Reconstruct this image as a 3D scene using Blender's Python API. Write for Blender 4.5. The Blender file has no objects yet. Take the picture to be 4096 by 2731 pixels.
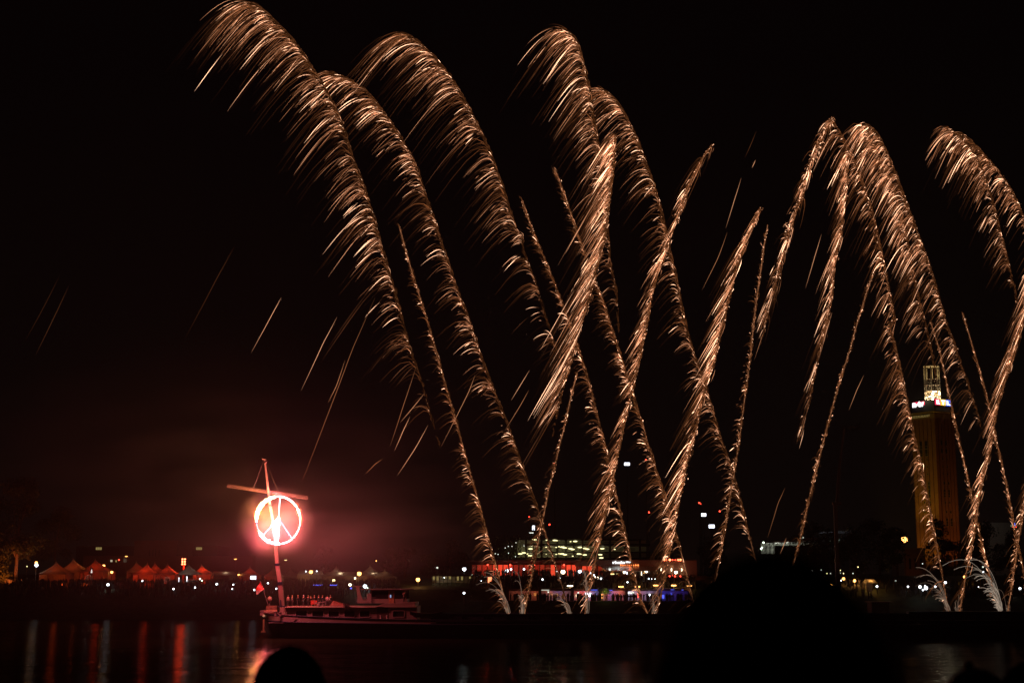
import bpy, bmesh, math, random
import numpy as np
from mathutils import Vector, Matrix

# ------------------------------------------------------------------ camera, world, exposure
SC = bpy.context.scene
COL = SC.collection
R = math.radians
F = 4096 * 50 / 36
PITCH = R(9.33)
CP, SP = math.cos(PITCH), math.sin(PITCH)
CAMZ = 10.0
cam_d = bpy.data.cameras.new('camera')
cam = bpy.data.objects.new('camera', cam_d)
COL.objects.link(cam)
cam.location = (0, 0, CAMZ)
cam.rotation_euler = (R(90) + PITCH, 0, 0)
cam_d.lens = 50
cam_d.sensor_width = 36
cam_d.clip_start = 0.1
cam_d.clip_end = 6000
cam_d.dof.use_dof = True
cam_d.dof.focus_distance = 290
cam_d.dof.aperture_fstop = 2.8
SC.camera = cam
SC.view_settings.view_transform = 'Standard'
SC.view_settings.look = 'None'
SC.view_settings.exposure = 0
SC.view_settings.gamma = 1
SC.cycles.use_denoising = True
SC.cycles.max_bounces = 5
SC.cycles.volume_bounces = 0
SC.cycles.diffuse_bounces = 2
SC.cycles.glossy_bounces = 3
SC.cycles.transparent_max_bounces = 12
SC.cycles.sample_clamp_indirect = 4
SC.cycles.use_light_tree = True

world = bpy.data.worlds.new('World')
SC.world = world
world.use_nodes = True
wn = world.node_tree.nodes
wl = world.node_tree.links
bg = wn['Background']
tc = wn.new('ShaderNodeTexCoord')
sx = wn.new('ShaderNodeSeparateXYZ')
cr = wn.new('ShaderNodeValToRGB')
wl.new(tc.outputs['Generated'], sx.inputs[0])
wl.new(sx.outputs['Z'], cr.inputs[0])
cr.color_ramp.elements[0].position = 0.0
cr.color_ramp.elements[0].color = (0.0022, 0.0014, 0.0011, 1)
cr.color_ramp.elements[1].position = 0.34
cr.color_ramp.elements[1].color = (0.0007, 0.0005, 0.0006, 1)
e = cr.color_ramp.elements.new(0.12)
e.color = (0.0015, 0.0010, 0.0009, 1)
wl.new(cr.outputs[0], bg.inputs[0])
bg.inputs[1].default_value = 1.0


def P(px, py, D):
    """world point seen at photo pixel (px, py) at the horizontal distance D"""
    u = (px - 2048) / F
    v = (1365.5 - py) / F
    t = D / (CP - SP * v)
    return Vector((u * t, D, CAMZ + (SP + CP * v) * t))


def PX(px, D, py=2300):
    return P(px, py, D)[0]


def PZ(py, D):
    return P(2048, py, D)[2]


# ------------------------------------------------------------------ materials
MATS = {}


def mat(name, col=(0.5, 0.5, 0.5), rough=0.6, metal=0.0, em=None, es=1.0, var=0.25, vs=3.0, sample=False, transl=0.0, alpha=1.0):
    if name in MATS:
        return MATS[name]
    m = bpy.data.materials.new(name)
    m.use_nodes = True
    nt = m.node_tree
    b = nt.nodes['Principled BSDF']
    b.inputs['Roughness'].default_value = rough
    b.inputs['Metallic'].default_value = metal
    b.inputs['Base Color'].default_value = (*col, 1)
    if var > 0:
        t = nt.nodes.new('ShaderNodeTexCoord')
        n = nt.nodes.new('ShaderNodeTexNoise')
        n.inputs['Scale'].default_value = vs
        n.inputs['Detail'].default_value = 4
        nt.links.new(t.outputs['Object'], n.inputs['Vector'])
        mr = nt.nodes.new('ShaderNodeMapRange')
        mr.inputs['From Min'].default_value = 0.3
        mr.inputs['From Max'].default_value = 0.7
        mr.inputs['To Min'].default_value = 1 - var
        mr.inputs['To Max'].default_value = 1 + var
        nt.links.new(n.outputs[0], mr.inputs['Value'])
        mx = nt.nodes.new('ShaderNodeVectorMath')
        mx.operation = 'SCALE'
        mx.inputs[0].default_value = col
        nt.links.new(mr.outputs[0], mx.inputs['Scale'])
        nt.links.new(mx.outputs[0], b.inputs['Base Color'])
    if em is not None:
        b.inputs['Emission Color'].default_value = (*em, 1)
        b.inputs['Emission Strength'].default_value = es
        m.cycles.emission_sampling = 'FRONT' if sample else 'NONE'
    if transl > 0:
        tr = nt.nodes.new('ShaderNodeBsdfTranslucent')
        tr.inputs[0].default_value = (*col, 1)
        ms = nt.nodes.new('ShaderNodeMixShader')
        ms.inputs[0].default_value = transl
        nt.links.new(b.outputs[0], ms.inputs[1])
        nt.links.new(tr.outputs[0], ms.inputs[2])
        nt.links.new(ms.outputs[0], nt.nodes['Material Output'].inputs[0])
    if alpha < 1:
        b.inputs['Alpha'].default_value = alpha
    MATS[name] = m
    return m


# ------------------------------------------------------------------ mesh helpers
class MB:
    def __init__(s):
        s.v = []
        s.f = []

    def add(s, vs, fs):
        o = len(s.v)
        s.v += [tuple(a) for a in vs]
        s.f += [tuple(i + o for i in f) for f in fs]
        return s

    def box(s, x0, y0, z0, x1, y1, z1, rot=0, c=None):
        vs = [(x, y, z) for z in (z0, z1) for y in (y0, y1) for x in (x0, x1)]
        if rot:
            cx, cy = c or ((x0 + x1) / 2, (y0 + y1) / 2)
            ca, sa = math.cos(rot), math.sin(rot)
            vs = [(cx + (x - cx) * ca - (y - cy) * sa, cy + (x - cx) * sa + (y - cy) * ca, z) for x, y, z in vs]
        return s.add(vs, [(0, 2, 3, 1), (4, 5, 7, 6), (0, 1, 5, 4), (2, 6, 7, 3), (0, 4, 6, 2), (1, 3, 7, 5)])

    def tube(s, pts, r, n=6, cap=True):
        pts = [Vector(p) for p in pts]
        rs = r if isinstance(r, (list, tuple)) else [r] * len(pts)
        rings = []
        for i, p in enumerate(pts):
            d = (pts[min(i + 1, len(pts) - 1)] - pts[max(i - 1, 0)])
            if d.length < 1e-9:
                d = Vector((0, 0, 1))
            d.normalize()
            a = d.cross(Vector((0, 1, 0)) if abs(d.y) < 0.9 else Vector((1, 0, 0))).normalized()
            b = d.cross(a)
            rings.append([p + (a * math.cos(2 * math.pi * k / n) + b * math.sin(2 * math.pi * k / n)) * rs[i] for k in range(n)])
        vs = [q for rg in rings for q in rg]
        fs = []
        for i in range(len(pts) - 1):
            for k in range(n):
                k2 = (k + 1) % n
                fs.append((i * n + k, i * n + k2, (i + 1) * n + k2, (i + 1) * n + k))
        if cap:
            fs.append(tuple(range(n))[::-1])
            fs.append(tuple((len(pts) - 1) * n + k for k in range(n)))
        return s.add(vs, fs)

    def lathe(s, c, prof, n=12, sx=1, sy=1):
        vs = []
        for r, z in prof:
            for k in range(n):
                a = 2 * math.pi * k / n
                vs.append((c[0] + r * sx * math.cos(a), c[1] + r * sy * math.sin(a), c[2] + z))
        fs = []
        for i in range(len(prof) - 1):
            for k in range(n):
                k2 = (k + 1) % n
                fs.append((i * n + k, i * n + k2, (i + 1) * n + k2, (i + 1) * n + k))
        fs.append(tuple(range(n))[::-1])
        fs.append(tuple((len(prof) - 1) * n + k for k in range(n)))
        return s.add(vs, fs)

    def ball(s, c, r, n=10, m=6, sz=1.0, sx=1.0, sy=1.0):
        prof = []
        for i in range(m + 1):
            a = -math.pi / 2 + math.pi * i / m
            prof.append((max(r * math.cos(a), r * 0.01), r * sz * math.sin(a)))
        return s.lathe(c, prof, n, sx, sy)

    def mesh(s, name):
        me = bpy.data.meshes.new(name)
        me.from_pydata(s.v, [], s.f)
        me.update()
        return me

    def build(s, name, m, parent=None, loc=None, smooth=False):
        me = s.mesh(name)
        me.materials.append(m)
        if smooth:
            me.polygons.foreach_set('use_smooth', [True] * len(me.polygons))
        return link(name, me, parent, loc)


def link(name, data, parent=None, loc=None):
    o = bpy.data.objects.new(name, data)
    COL.objects.link(o)
    if parent is not None:
        o.parent = parent
        if loc is None:
            # meshes are written in world space: keep them there
            o.matrix_parent_inverse = Matrix.Translation(-Vector(world_loc(parent)))
    if loc is not None:
        o.location = loc
    return o


def world_loc(o):
    l = Vector(o.location)
    p = o.parent
    while p is not None:
        if o.matrix_parent_inverse == Matrix.Identity(4):
            l = l + Vector(p.location)
        o = p
        p = p.parent
    return l


def tag(o, label=None, cat=None, group=None, kind=None):
    if label:
        o['label'] = label
    if cat:
        o['category'] = cat
    if group:
        o['group'] = group
    if kind:
        o['kind'] = kind
    return o


def thing(name, loc, label, cat, group=None):
    o = bpy.data.objects.new(name, None)
    COL.objects.link(o)
    o.location = loc
    o.empty_display_size = 0.5
    return tag(o, label, cat, group)


def struct(o):
    o['kind'] = 'structure'
    return o


ORD = ['leftmost', 'second', 'third', 'fourth', 'fifth', 'sixth', 'seventh', 'eighth', 'ninth', 'tenth', 'eleventh', 'twelfth',
       'thirteenth', 'fourteenth', 'fifteenth', 'sixteenth', 'seventeenth', 'eighteenth', 'nineteenth', 'twentieth']


def nth(i, n):
    if i == n - 1 and n > 1:
        return 'rightmost'
    return 'leftmost' if i == 0 else ORD[i] + ' from the left'


def plight(name, loc, col, power, radius=0.25, parent=None, spot=None):
    d = bpy.data.lights.new(name, 'SPOT' if spot else 'POINT')
    d.color = col
    d.energy = power
    d.shadow_soft_size = radius
    o = bpy.data.objects.new(name, d)
    COL.objects.link(o)
    o.location = loc
    if spot:
        d.spot_size = spot[1]
        d.spot_blend = 0.6
        o.rotation_euler = (Vector(spot[0]) - Vector(loc)).to_track_quat('-Z', 'Y').to_euler()
    if parent is not None:
        o.parent = parent
        o.matrix_parent_inverse = Matrix.Translation(-Vector(world_loc(parent)))
    return o


def text_mesh(body, size, m, name, parent, origin, xdir, updir, extrude=0.05, bold=0.0, spacing=1.0, width=None):
    cu = bpy.data.curves.new('lettering', 'FONT')
    cu.body = body
    cu.size = size
    cu.extrude = extrude
    cu.offset = bold
    cu.space_character = spacing
    cu.resolution_u = 3
    tmp = bpy.data.objects.new('lettering_tmp', cu)
    COL.objects.link(tmp)
    dg = bpy.context.evaluated_depsgraph_get()
    me = bpy.data.meshes.new_from_object(tmp.evaluated_get(dg))
    bpy.data.objects.remove(tmp)
    xs = [v.co.x for v in me.vertices]
    x0, x1 = min(xs), max(xs)
    k = (width / (x1 - x0)) if width else 1.0
    X = Vector(xdir).normalized()
    U = Vector(updir).normalized()
    N = X.cross(U)
    O = Vector(origin)
    for v in me.vertices:
        c = v.co.copy()
        v.co = O + X * ((c.x - x0) * k) + U * c.y + N * c.z
    me.materials.clear()
    me.materials.append(m)
    return link(name, me, parent)


# ------------------------------------------------------------------ ground, water
def smooth(a, b, t):
    t = max(0.0, min(1.0, (t - a) / (b - a)))
    return t * t * (3 - 2 * t)


PROF_A = [(-60, 8.3), (2, 8.3), (4, 8.25), (6, 8.0), (9, 7.4), (18, 5.0), (34, 0.6), (42, -2), (90, -5), (290, -5), (325, -2), (335, 0.0),
          (338, 0.9), (346, 4.2), (353, 6.6), (360, 7.4), (368, 8.7), (380, 9.5), (400, 9.8), (1200, 11)]
PROF_B = [(-60, 8.3), (2, 8.3), (4, 8.25), (6, 8.0), (9, 7.4), (18, 5.0), (34, 0.6), (42, -2), (90, -5), (290, -5), (325, -2), (335, 0.0),
          (338, 1.0), (344, 3.9), (345, 4.0), (355.5, 4.0), (356, 4.05), (358, 6.6), (372, 9.0), (374, 9.8), (400, 9.9), (1200, 11)]
YS = sorted(set([p[0] for p in PROF_A] + [p[0] for p in PROF_B] + list(range(336, 380, 3)) + [500, 700, 900]))


def interp(prof, y):
    return float(np.interp(y, [p[0] for p in prof], [p[1] for p in prof]))


def gz(x, y):
    w = smooth(-14, -8, x) * (1 - smooth(50, 56, x))
    return interp(PROF_A, y) * (1 - w) + interp(PROF_B, y) * w


XS = sorted(set([-700, -500, -350, -250, -180] + list(range(-140, 201, 8)) + list(range(-16, 0, 2)) + list(range(46, 62, 2)) + [250, 350, 500, 700]))
g = MB()
nv = len(XS)
g.v = [(x, y, gz(x, y)) for y in YS for x in XS]
for j in range(len(YS) - 1):
    for i in range(nv - 1):
        a = j * nv + i
        g.f.append((a, a + 1, a + nv + 1, a + nv))
struct(g.build('ground', mat('bank_grass', (0.035, 0.04, 0.02), 0.95, var=0.5, vs=0.6)))


def water_mat():
    m = bpy.data.materials.new('river_water')
    m.use_nodes = True
    nt = m.node_tree
    b = nt.nodes['Principled BSDF']
    b.inputs['Base Color'].default_value = (0.004, 0.005, 0.004, 1)
    b.inputs['Roughness'].default_value = 0.13
    b.inputs['IOR'].default_value = 1.33
    t = nt.nodes.new('ShaderNodeTexCoord')
    mp = nt.nodes.new('ShaderNodeMapping')
    mp.inputs['Scale'].default_value = (0.22, 0.9, 1)
    n = nt.nodes.new('ShaderNodeTexNoise')
    n.inputs['Scale'].default_value = 1.0
    n.inputs['Detail'].default_value = 3
    nt.links.new(t.outputs['Object'], mp.inputs['Vector'])
    nt.links.new(mp.outputs[0], n.inputs['Vector'])
    bp = nt.nodes.new('ShaderNodeBump')
    bp.inputs['Strength'].default_value = 0.55
    bp.inputs['Distance'].default_value = 0.10
    nt.links.new(n.outputs[0], bp.inputs['Height'])
    mp2 = nt.nodes.new('ShaderNodeMapping')
    mp2.inputs['Scale'].default_value = (0.07, 0.34, 1)
    n2 = nt.nodes.new('ShaderNodeTexNoise')
    n2.inputs['Scale'].default_value = 1.0
    n2.inputs['Detail'].default_value = 5
    n2.inputs['Roughness'].default_value = .65
    nt.links.new(t.outputs['Object'], mp2.inputs['Vector'])
    nt.links.new(mp2.outputs[0], n2.inputs['Vector'])
    bp2 = nt.nodes.new('ShaderNodeBump')
    bp2.inputs['Strength'].default_value = 0.9
    bp2.inputs['Distance'].default_value = 0.42
    nt.links.new(n2.outputs[0], bp2.inputs['Height'])
    nt.links.new(bp.outputs[0], bp2.inputs['Normal'])
    nt.links.new(bp2.outputs[0], b.inputs['Normal'])
    mr = nt.nodes.new('ShaderNodeMapRange')
    mr.inputs['From Min'].default_value = .35
    mr.inputs['From Max'].default_value = .65
    mr.inputs['To Min'].default_value = .06
    mr.inputs['To Max'].default_value = .17
    nt.links.new(n2.outputs[0], mr.inputs[0])
    nt.links.new(mr.outputs[0], b.inputs['Roughness'])
    df = nt.nodes.new('ShaderNodeBsdfDiffuse')      # silty, choppy river: half of the light is lost
    df.inputs[0].default_value = (0.006, 0.006, 0.004, 1)
    ms = nt.nodes.new('ShaderNodeMixShader')
    ms.inputs[0].default_value = .74
    nt.links.new(b.outputs[0], ms.inputs[1])
    nt.links.new(df.outputs[0], ms.inputs[2])
    nt.links.new(ms.outputs[0], nt.nodes['Material Output'].inputs[0])
    return m


w = MB().add([(-700, 36, 0), (700, 36, 0), (700, 335.5, 0), (-700, 335.5, 0)], [(0, 1, 2, 3)])
struct(w.build('water', water_mat()))

# ------------------------------------------------------------------ fireworks
SPARK = bpy.data.materials.new('burning_spark')
SPARK.use_nodes = True
nt = SPARK.node_tree
at = nt.nodes.new('ShaderNodeAttribute')
at.attribute_name = 'glow'
_b = nt.nodes['Principled BSDF']
_b.inputs['Roughness'].default_value = 1
_b.inputs['Specular IOR Level'].default_value = 0
nt.links.new(at.outputs['Color'], _b.inputs['Base Color'])
nt.links.new(at.outputs['Color'], _b.inputs['Emission Color'])
_b.inputs['Emission Strength'].default_value = 1.0
SPARK.cycles.emission_sampling = 'NONE'


def streak_mesh(name, pts, rad, col):
    """pts (N,S,3) world; rad (N,S); col (N,S,3): N thin three-sided tubes"""
    N, S, _ = pts.shape
    d = np.gradient(pts, axis=1)
    d /= np.maximum(np.linalg.norm(d, axis=2, keepdims=True), 1e-9)
    ref = np.array([0.0, 1.0, 0.0])
    a = np.cross(d, ref)
    a /= np.maximum(np.linalg.norm(a, axis=2, keepdims=True), 1e-9)
    b = np.cross(d, a)
    vs = np.zeros((N, S, 3, 3))
    for k in range(3):
        an = 2 * math.pi * k / 3 + 0.4
        vs[:, :, k] = pts + (a * math.cos(an) + b * math.sin(an)) * rad[:, :, None]
    verts = vs.reshape(-1, 3)
    idx = np.arange(N * S * 3).reshape(N, S, 3)
    fs = []
    for k in range(3):
        k2 = (k + 1) % 3
        fs.append(np.stack([idx[:, :-1, k], idx[:, :-1, k2], idx[:, 1:, k2], idx[:, 1:, k]], axis=-1).reshape(-1, 4))
    faces = np.concatenate(fs)
    me = bpy.data.meshes.new(name)
    me.vertices.add(len(verts))
    me.vertices.foreach_set('co', verts.astype(np.float32).ravel())
    me.loops.add(faces.size)
    me.loops.foreach_set('vertex_index', faces.astype(np.int32).ravel())
    me.polygons.add(len(faces))
    me.polygons.foreach_set('loop_start', (np.arange(len(faces)) * 4).astype(np.int32))
    me.update(calc_edges=True)
    ca = me.color_attributes.new('glow', 'FLOAT_COLOR', 'POINT')
    c4 = np.ones((N, S, 3, 4), dtype=np.float32)
    c4[..., :3] = col[:, :, None, :]
    ca.data.foreach_set('color', c4.ravel())
    me.materials.append(SPARK)
    return me


def Pn(px, py, D):
    u = (px - 2048) / F
    v = (1365.5 - py) / F
    t = D / (CP - SP * v)
    return np.stack([u * t, D + 0 * t, CAMZ + (SP + CP * v) * t], axis=-1)


CROPS = {'A': (750, 0, 1.568), 'B': (1000, 900, 1.568), 'C': (1750, 0, 1.568), 'D': (1900, 900, 1.568), 'E': (1800, 1700, 1.68),
         'G': (2600, 400, 1.568), 'H': (3096, 400, 1.568), 'I': (3096, 1300, 1.3067), 'F': (0, 0, 1)}


def path(spec):
    out = []
    for c, pts in spec:
        ox, oy, k = CROPS[c]
        out += [(ox + x / k, oy + y / k) for x, y in pts]
    out.sort(key=lambda q: q[1])
    res = [out[0]]
    for q in out[1:]:
        if math.hypot(q[0] - res[-1][0], q[1] - res[-1][1]) > 14:
            res.append(q)
    return res


def resample(pts, n=400):
    p = np.array(pts, float)
    for _ in range(3):   # chaikin
        q = np.empty((2 * len(p) - 2, 2))
        q[0::2] = p[:-1] * 0.75 + p[1:] * 0.25
        q[1::2] = p[:-1] * 0.25 + p[1:] * 0.75
        p = np.vstack([p[:1], q, p[-1:]])
    s = np.r_[0, np.cumsum(np.hypot(*np.diff(p, axis=0).T))]
    t = np.linspace(0, s[-1], n)
    return np.stack([np.interp(t, s, p[:, 0]), np.interp(t, s, p[:, 1])], 1), s[-1]


rng = np.random.default_rng(7)
WARM = np.array([1.0, 0.57, 0.34])
BROWN = np.array([1.0, 0.33, 0.105])
COPPER = np.array([1.0, 0.34, 0.125])


def comet(label, spec, T=(1.6, 0.7), v0=200, wind=(-180, 280), k=1.5, dens=0.55, bright=1.0, haze=1.0, fade=0.0, lean=0.0, core=0.0, D0=236.0, dD=4.0, dimlong=0.42,
          scat=17, tpow=1.0):
    pts, L = resample(path(spec))
    tan = -np.gradient(pts, axis=0)       # towards the apex
    tan /= np.maximum(np.hypot(tan[:, 0], tan[:, 1]), 1e-6)[:, None]
    base_y = pts[-1, 1]
    foot = base_y > 2380

    def depth(y):
        return D0 + dD * (base_y - y) / 1000.0

    root = thing('firework_comet', Pn(pts[-1, 0], pts[-1, 1], np.array(depth(pts[-1, 1]))).tolist(), label, 'firework', 'gold comets fired from the barge')

    def sparks(N, S, tmul, kind):
        cid = rng.integers(0, max(3, int(N / (6 if kind == 'bright' else 3))), N)
        cu = rng.random(cid.max() + 1)
        if fade:      # thinner towards the old, lower end
            cu = cu ** (1 + fade)
        if foot:      # few sparks in the last stretch above the barge
            low = (cu > .86) & (rng.random(len(cu)) < .6)
            cu[low] *= rng.random(low.sum())
        else:         # old tails dissolve downwards
            low = (cu > .55) & (rng.random(len(cu)) < (cu - .55) / .45 * .85)
            cu[low] *= rng.random(low.sum())
        u = np.clip(cu[cid] + rng.normal(0, 6.0 / L, N), 0, .999)
        cj = rng.normal(0, 1, (cid.max() + 1, 3))
        i = (u * 399).astype(int)
        p = pts[i]
        d = tan[i]
        Tm = (T[0] + (T[1] - T[0]) * u ** tpow) * tmul
        if kind == 'bright':
            life = Tm * (0.16 + 1.15 * rng.random(N) ** 1.7)
            if fade > .3:      # a few long-burning sparks reach far down the wind
                life = life * np.where(rng.random(N) < .08, 1.6, 1.0)
            ta = life * np.clip(0.28 + .13 * cj[cid, 0] + .12 * rng.normal(0, 1, N), 0, .75)
            tb = ta + (life - ta) * (0.25 + 0.75 * rng.random(N))
        elif kind == 'dim':
            life = Tm * (0.3 + 1.1 * rng.random(N) ** 1.4)
            ta = life * 0.0 + rng.random(N) * 0.1
            tb = life
        else:
            life = Tm * (0.04 + 0.16 * rng.random(N))
            ta = life * 0.0
            tb = life
        t = ta[:, None] + (tb - ta)[:, None] * np.linspace(0, 1, S)[None]
        sv = v0 * (0.55 + 0.7 * rng.random(N))
        sc = rng.normal(0, scat, (N, 2)) + cj[cid, 1:] * scat
        vd = d * sv[:, None] + sc
        wv = np.array(wind)[None] * (1 + rng.normal(0, 0.07, (N, 1)))
        ek = (1 - np.exp(-k * t)) / k
        X = p[:, None, 0] + wv[:, 0:1] * t + (vd[:, 0] - wv[:, 0])[:, None] * ek
        Y = p[:, None, 1] + wv[:, 1:2] * t + (vd[:, 1] - wv[:, 1])[:, None] * ek
        jit = rng.normal(0, 2.2, (N, 2))
        X += jit[:, 0:1]
        Y += jit[:, 1:2]
        Dz = depth(p[:, 1])[:, None] + rng.normal(0, 1.2, (N, 1)) * t
        W = Pn(X, Y, Dz)
        s = np.linspace(0, 1, S)[None]
        if kind == 'bright':
            amp = np.exp(rng.normal(-0.92, 1.0, N)) * bright
            amp = np.minimum(amp, 3.6)
            if foot:
                amp = amp * np.where(u > .88, .7, 1.0)
            prof = np.clip(np.sin(math.pi * np.clip(s * 0.93 + 0.04, 0, 1)), 0, 1) ** 0.7 * (0.55 + 0.45 * s)
            hot = np.clip(amp, 0, 2.2)[:, None, None] / 2.2
            c = (COPPER * (1 - hot) + WARM * hot) * (amp[:, None] * prof)[..., None] * 1.75
            r = (0.018 + 0.011 * np.clip(amp, 0, 2))[:, None] * (0.35 + 0.65 * np.sin(math.pi * s))
        elif kind == 'dim':
            amp = np.exp(rng.normal(-2.0, 0.6, N)) * bright
            c = BROWN * (amp[:, None] * (1 - s * 0.8))[..., None]
            r = 0.038 * (1 - 0.6 * s) + 0 * amp[:, None]
        else:
            amp = np.exp(rng.normal(-2.6, 0.45, N)) * haze ** .7
            c = BROWN * (amp[:, None] * (1 - 0.85 * s))[..., None]
            r = 0.060 * (1 - 0.3 * s) + 0 * amp[:, None]
        if fade:
            c = c * (1 - 0.45 * (pts[i, 1] - pts[0, 1]) / max(1, pts[-1, 1] - pts[0, 1]))[:, None, None]
        return W, r, np.broadcast_to(c, W.shape)

    W, r, c = sparks(int(L * dens * .88), 8, 1.0, 'bright')
    o = link('bright_sparks', streak_mesh('bright_sparks', W, r, c), root)
    o['kind'] = 'stuff'
    W, r, c = sparks(int(L * dimlong * .4), 5, 1.1, 'dim')
    W2, r2, c2 = sparks(int(L * 1.15), 5, 1.0, 'haze')
    o = link('ember_tail', streak_mesh('ember_tail', np.concatenate([W, W2]), np.concatenate([r, r2]), np.concatenate([c, c2])), root)
    o['kind'] = 'stuff'
    if core:
        n = 90
        ii = np.linspace(0, 399, n).astype(int)
        q = pts[ii]
        W = Pn(q[:, 0], q[:, 1], depth(q[:, 1]))[None]
        cc = (BROWN * 0.16 + WARM * 0.10)[None, None] * core * np.ones((1, n, 1))
        rr = np.full((1, n), 0.07)
        link('core_streak', streak_mesh('core_streak', W, rr, cc), root)
    return root


LW = (-190, 262)
RW = (-120, 315)
C = comet
C('broad gold spark plume rising highest, at the far left of the fireworks', [('A', [(425, 33), (480, 65), (560, 145), (640, 225), (720, 330), (790, 440), (860, 550), (920, 660), (960, 750), (1000, 870), (1030, 980), (1080, 1090), (1120, 1210), (1160, 1340), (1200, 1480)]), ('B', [(860, 260), (905, 400), (935, 520), (980, 680), (1010, 790), (1050, 900), (1100, 1050), (1150, 1260), (1200, 1400)])], T=(1.32, 0.8), dens=.62, fade=.55, dD=8)
C('broad gold plume bending out from behind the highest one, second from the left', [('A', [(900, 458), (1000, 490), (1080, 540), (1150, 600), (1220, 690), (1290, 790), (1350, 880), (1410, 990), (1460, 1120), (1500, 1250), (1550, 1370)]), ('B', [(1210, 140), (1260, 280), (1310, 430), (1370, 580), (1430, 760), (1500, 960), (1568, 1130)]), ('E', [(390, 0), (460, 200), (520, 370), (590, 560), (640, 720), (690, 880), (735, 1020), (775, 1150), (808, 1275)])], T=(1.05, 0.5), dens=.5, fade=.25, dD=7, core=.5, tpow=.8)
C('broad gold plume alone in the gap, peaking third from the left', [('F', [(1645, 150)]), ('A', [(1480, 290)]), ('C', [(0, 380), (80, 480), (150, 590), (220, 720), (280, 840), (330, 950), (380, 1090), (420, 1200), (460, 1340), (500, 1460), (535, 1550)]), ('D', [(300, 90), (340, 260), (385, 370), (430, 540), (475, 670), (520, 800), (560, 940)])], T=(1.2, 0.75), dens=.62, fade=.5, dD=6)
C('thin young comet tail with short hooked sparks rising right of the peace sign', [('B', [(938, 15), (985, 190), (1040, 370), (1090, 530), (1140, 690), (1190, 870), (1240, 1050), (1290, 1220), (1340, 1400), (1385, 1568)]), ('E', [(105, 210), (160, 400), (215, 600), (265, 800), (310, 940), (340, 1060), (395, 1275)])], T=(.12, .62), v0=170, dens=.34, dimlong=.5, core=1.2, dD=3, tpow=.6, haze=1.2)
C('tall narrow-topped gold plume standing centre, its apex above the broad plume beside it', [('C', [(820, 203), (860, 240), (890, 300), (915, 400), (940, 500), (960, 600), (975, 700), (990, 800), (1010, 900), (1030, 1000)]), ('F', [(2412, 720), (2425, 830), (2432, 930), (2442, 1072), (2464, 1140), (2470, 1230), (2475, 1330)])], T=(1.15, .65), dens=.72, fade=.5, wind=(-165, 285), dD=5)
C('broad gold plume bending out just right of the tall centre one', [('C', [(1040, 568), (1090, 600), (1150, 670), (1200, 760), (1250, 870), (1300, 1000), (1350, 1140), (1390, 1270), (1415, 1370), (1450, 1540)]), ('D', [(1250, 270), (1280, 420), (1310, 570), (1350, 740), (1400, 880), (1450, 1020), (1490, 1160), (1530, 1300), (1568, 1420)]), ('E', [(1870, 210), (1930, 420), (1980, 620), (2030, 820)]), ('F', [(3045, 2320), (3080, 2452)])], T=(1.05, .45), dens=.58, fade=.2, wind=(-165, 285), core=.5, tpow=.8)
C('thin young comet tail crossing under the third broad plume, second thin one from the left', [('C', [(533, 1260), (570, 1370), (610, 1480), (650, 1568)]), ('D', [(410, 150), (470, 290), (520, 420), (575, 560), (640, 740), (690, 900), (740, 1080), (780, 1250), (830, 1440), (860, 1568)]), ('E', [(1060, 210), (1100, 400), (1150, 600), (1190, 780), (1215, 900), (1250, 1050), (1275, 1150)]), ('F', [(2590, 2452)])], T=(.12, .66), v0=180, dens=.5, dimlong=.6, core=1.1, dD=3, tpow=.55, haze=1.2)
C('thin young comet tail starting inside the tall centre plume and leaning left', [('C', [(735, 1065), (790, 1200), (840, 1350), (880, 1470), (910, 1568)]), ('D', [(680, 150), (740, 310), (800, 470), (860, 650), (920, 850), (980, 1030), (1030, 1190), (1080, 1370), (1130, 1520)]), ('E', [(1300, 0), (1370, 230), (1430, 430), (1490, 630), (1540, 800), (1568, 910)]), ('F', [(2785, 2452)])], T=(.12, .66), v0=180, dens=.5, dimlong=.6, core=1.1, dD=3, tpow=.55, haze=1.2)
C('bright dense comet tail leaning right with its blunt top inside the broad centre plumes', [('C', [(1115, 860), (1112, 950), (1100, 1080), (1085, 1200), (1070, 1330), (1050, 1500)]), ('D', [(810, 110), (770, 230), (750, 330), (720, 450), (680, 570), (640, 700), (605, 840), (565, 990), (530, 1120), (500, 1250), (470, 1400)])], T=(1.2, 1.25), v0=110, wind=(-165, 300), dens=1.05, bright=1.25, haze=1.7, fade=.35, dD=-3)
C('thin comet tail leaning right, rising from beside the parking garage lights', [('D', [(640, 930), (605, 1060), (580, 1180), (550, 1310), (520, 1430), (490, 1560)]), ('E', [(740, 110), (700, 290), (665, 410), (640, 560), (610, 690), (580, 850), (560, 960), (540, 1050), (520, 1150), (500, 1275)])], T=(.15, .6), v0=130, dens=.42, core=1.2, dD=-2, tpow=.6)
C('bright dense comet tail curving right to a sharp tip, left of the two sabre-shaped ones', [('G', [(378, 299), (330, 365), (270, 480), (230, 580), (200, 670), (160, 780), (120, 880)]), ('D', [(1150, 280), (1110, 430), (1085, 580), (1060, 710), (1030, 850), (1000, 970), (970, 1100), (930, 1280), (890, 1450), (870, 1568)]), ('E', [(1140, 140), (1110, 280), (1080, 450), (1050, 570), (1020, 690), (1000, 800), (980, 900), (960, 1000), (930, 1120), (905, 1275)])], T=(.9, .75), v0=110, wind=(-150, 300), dens=.85, bright=1.2, haze=2.0, core=.7, dD=-3)
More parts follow.
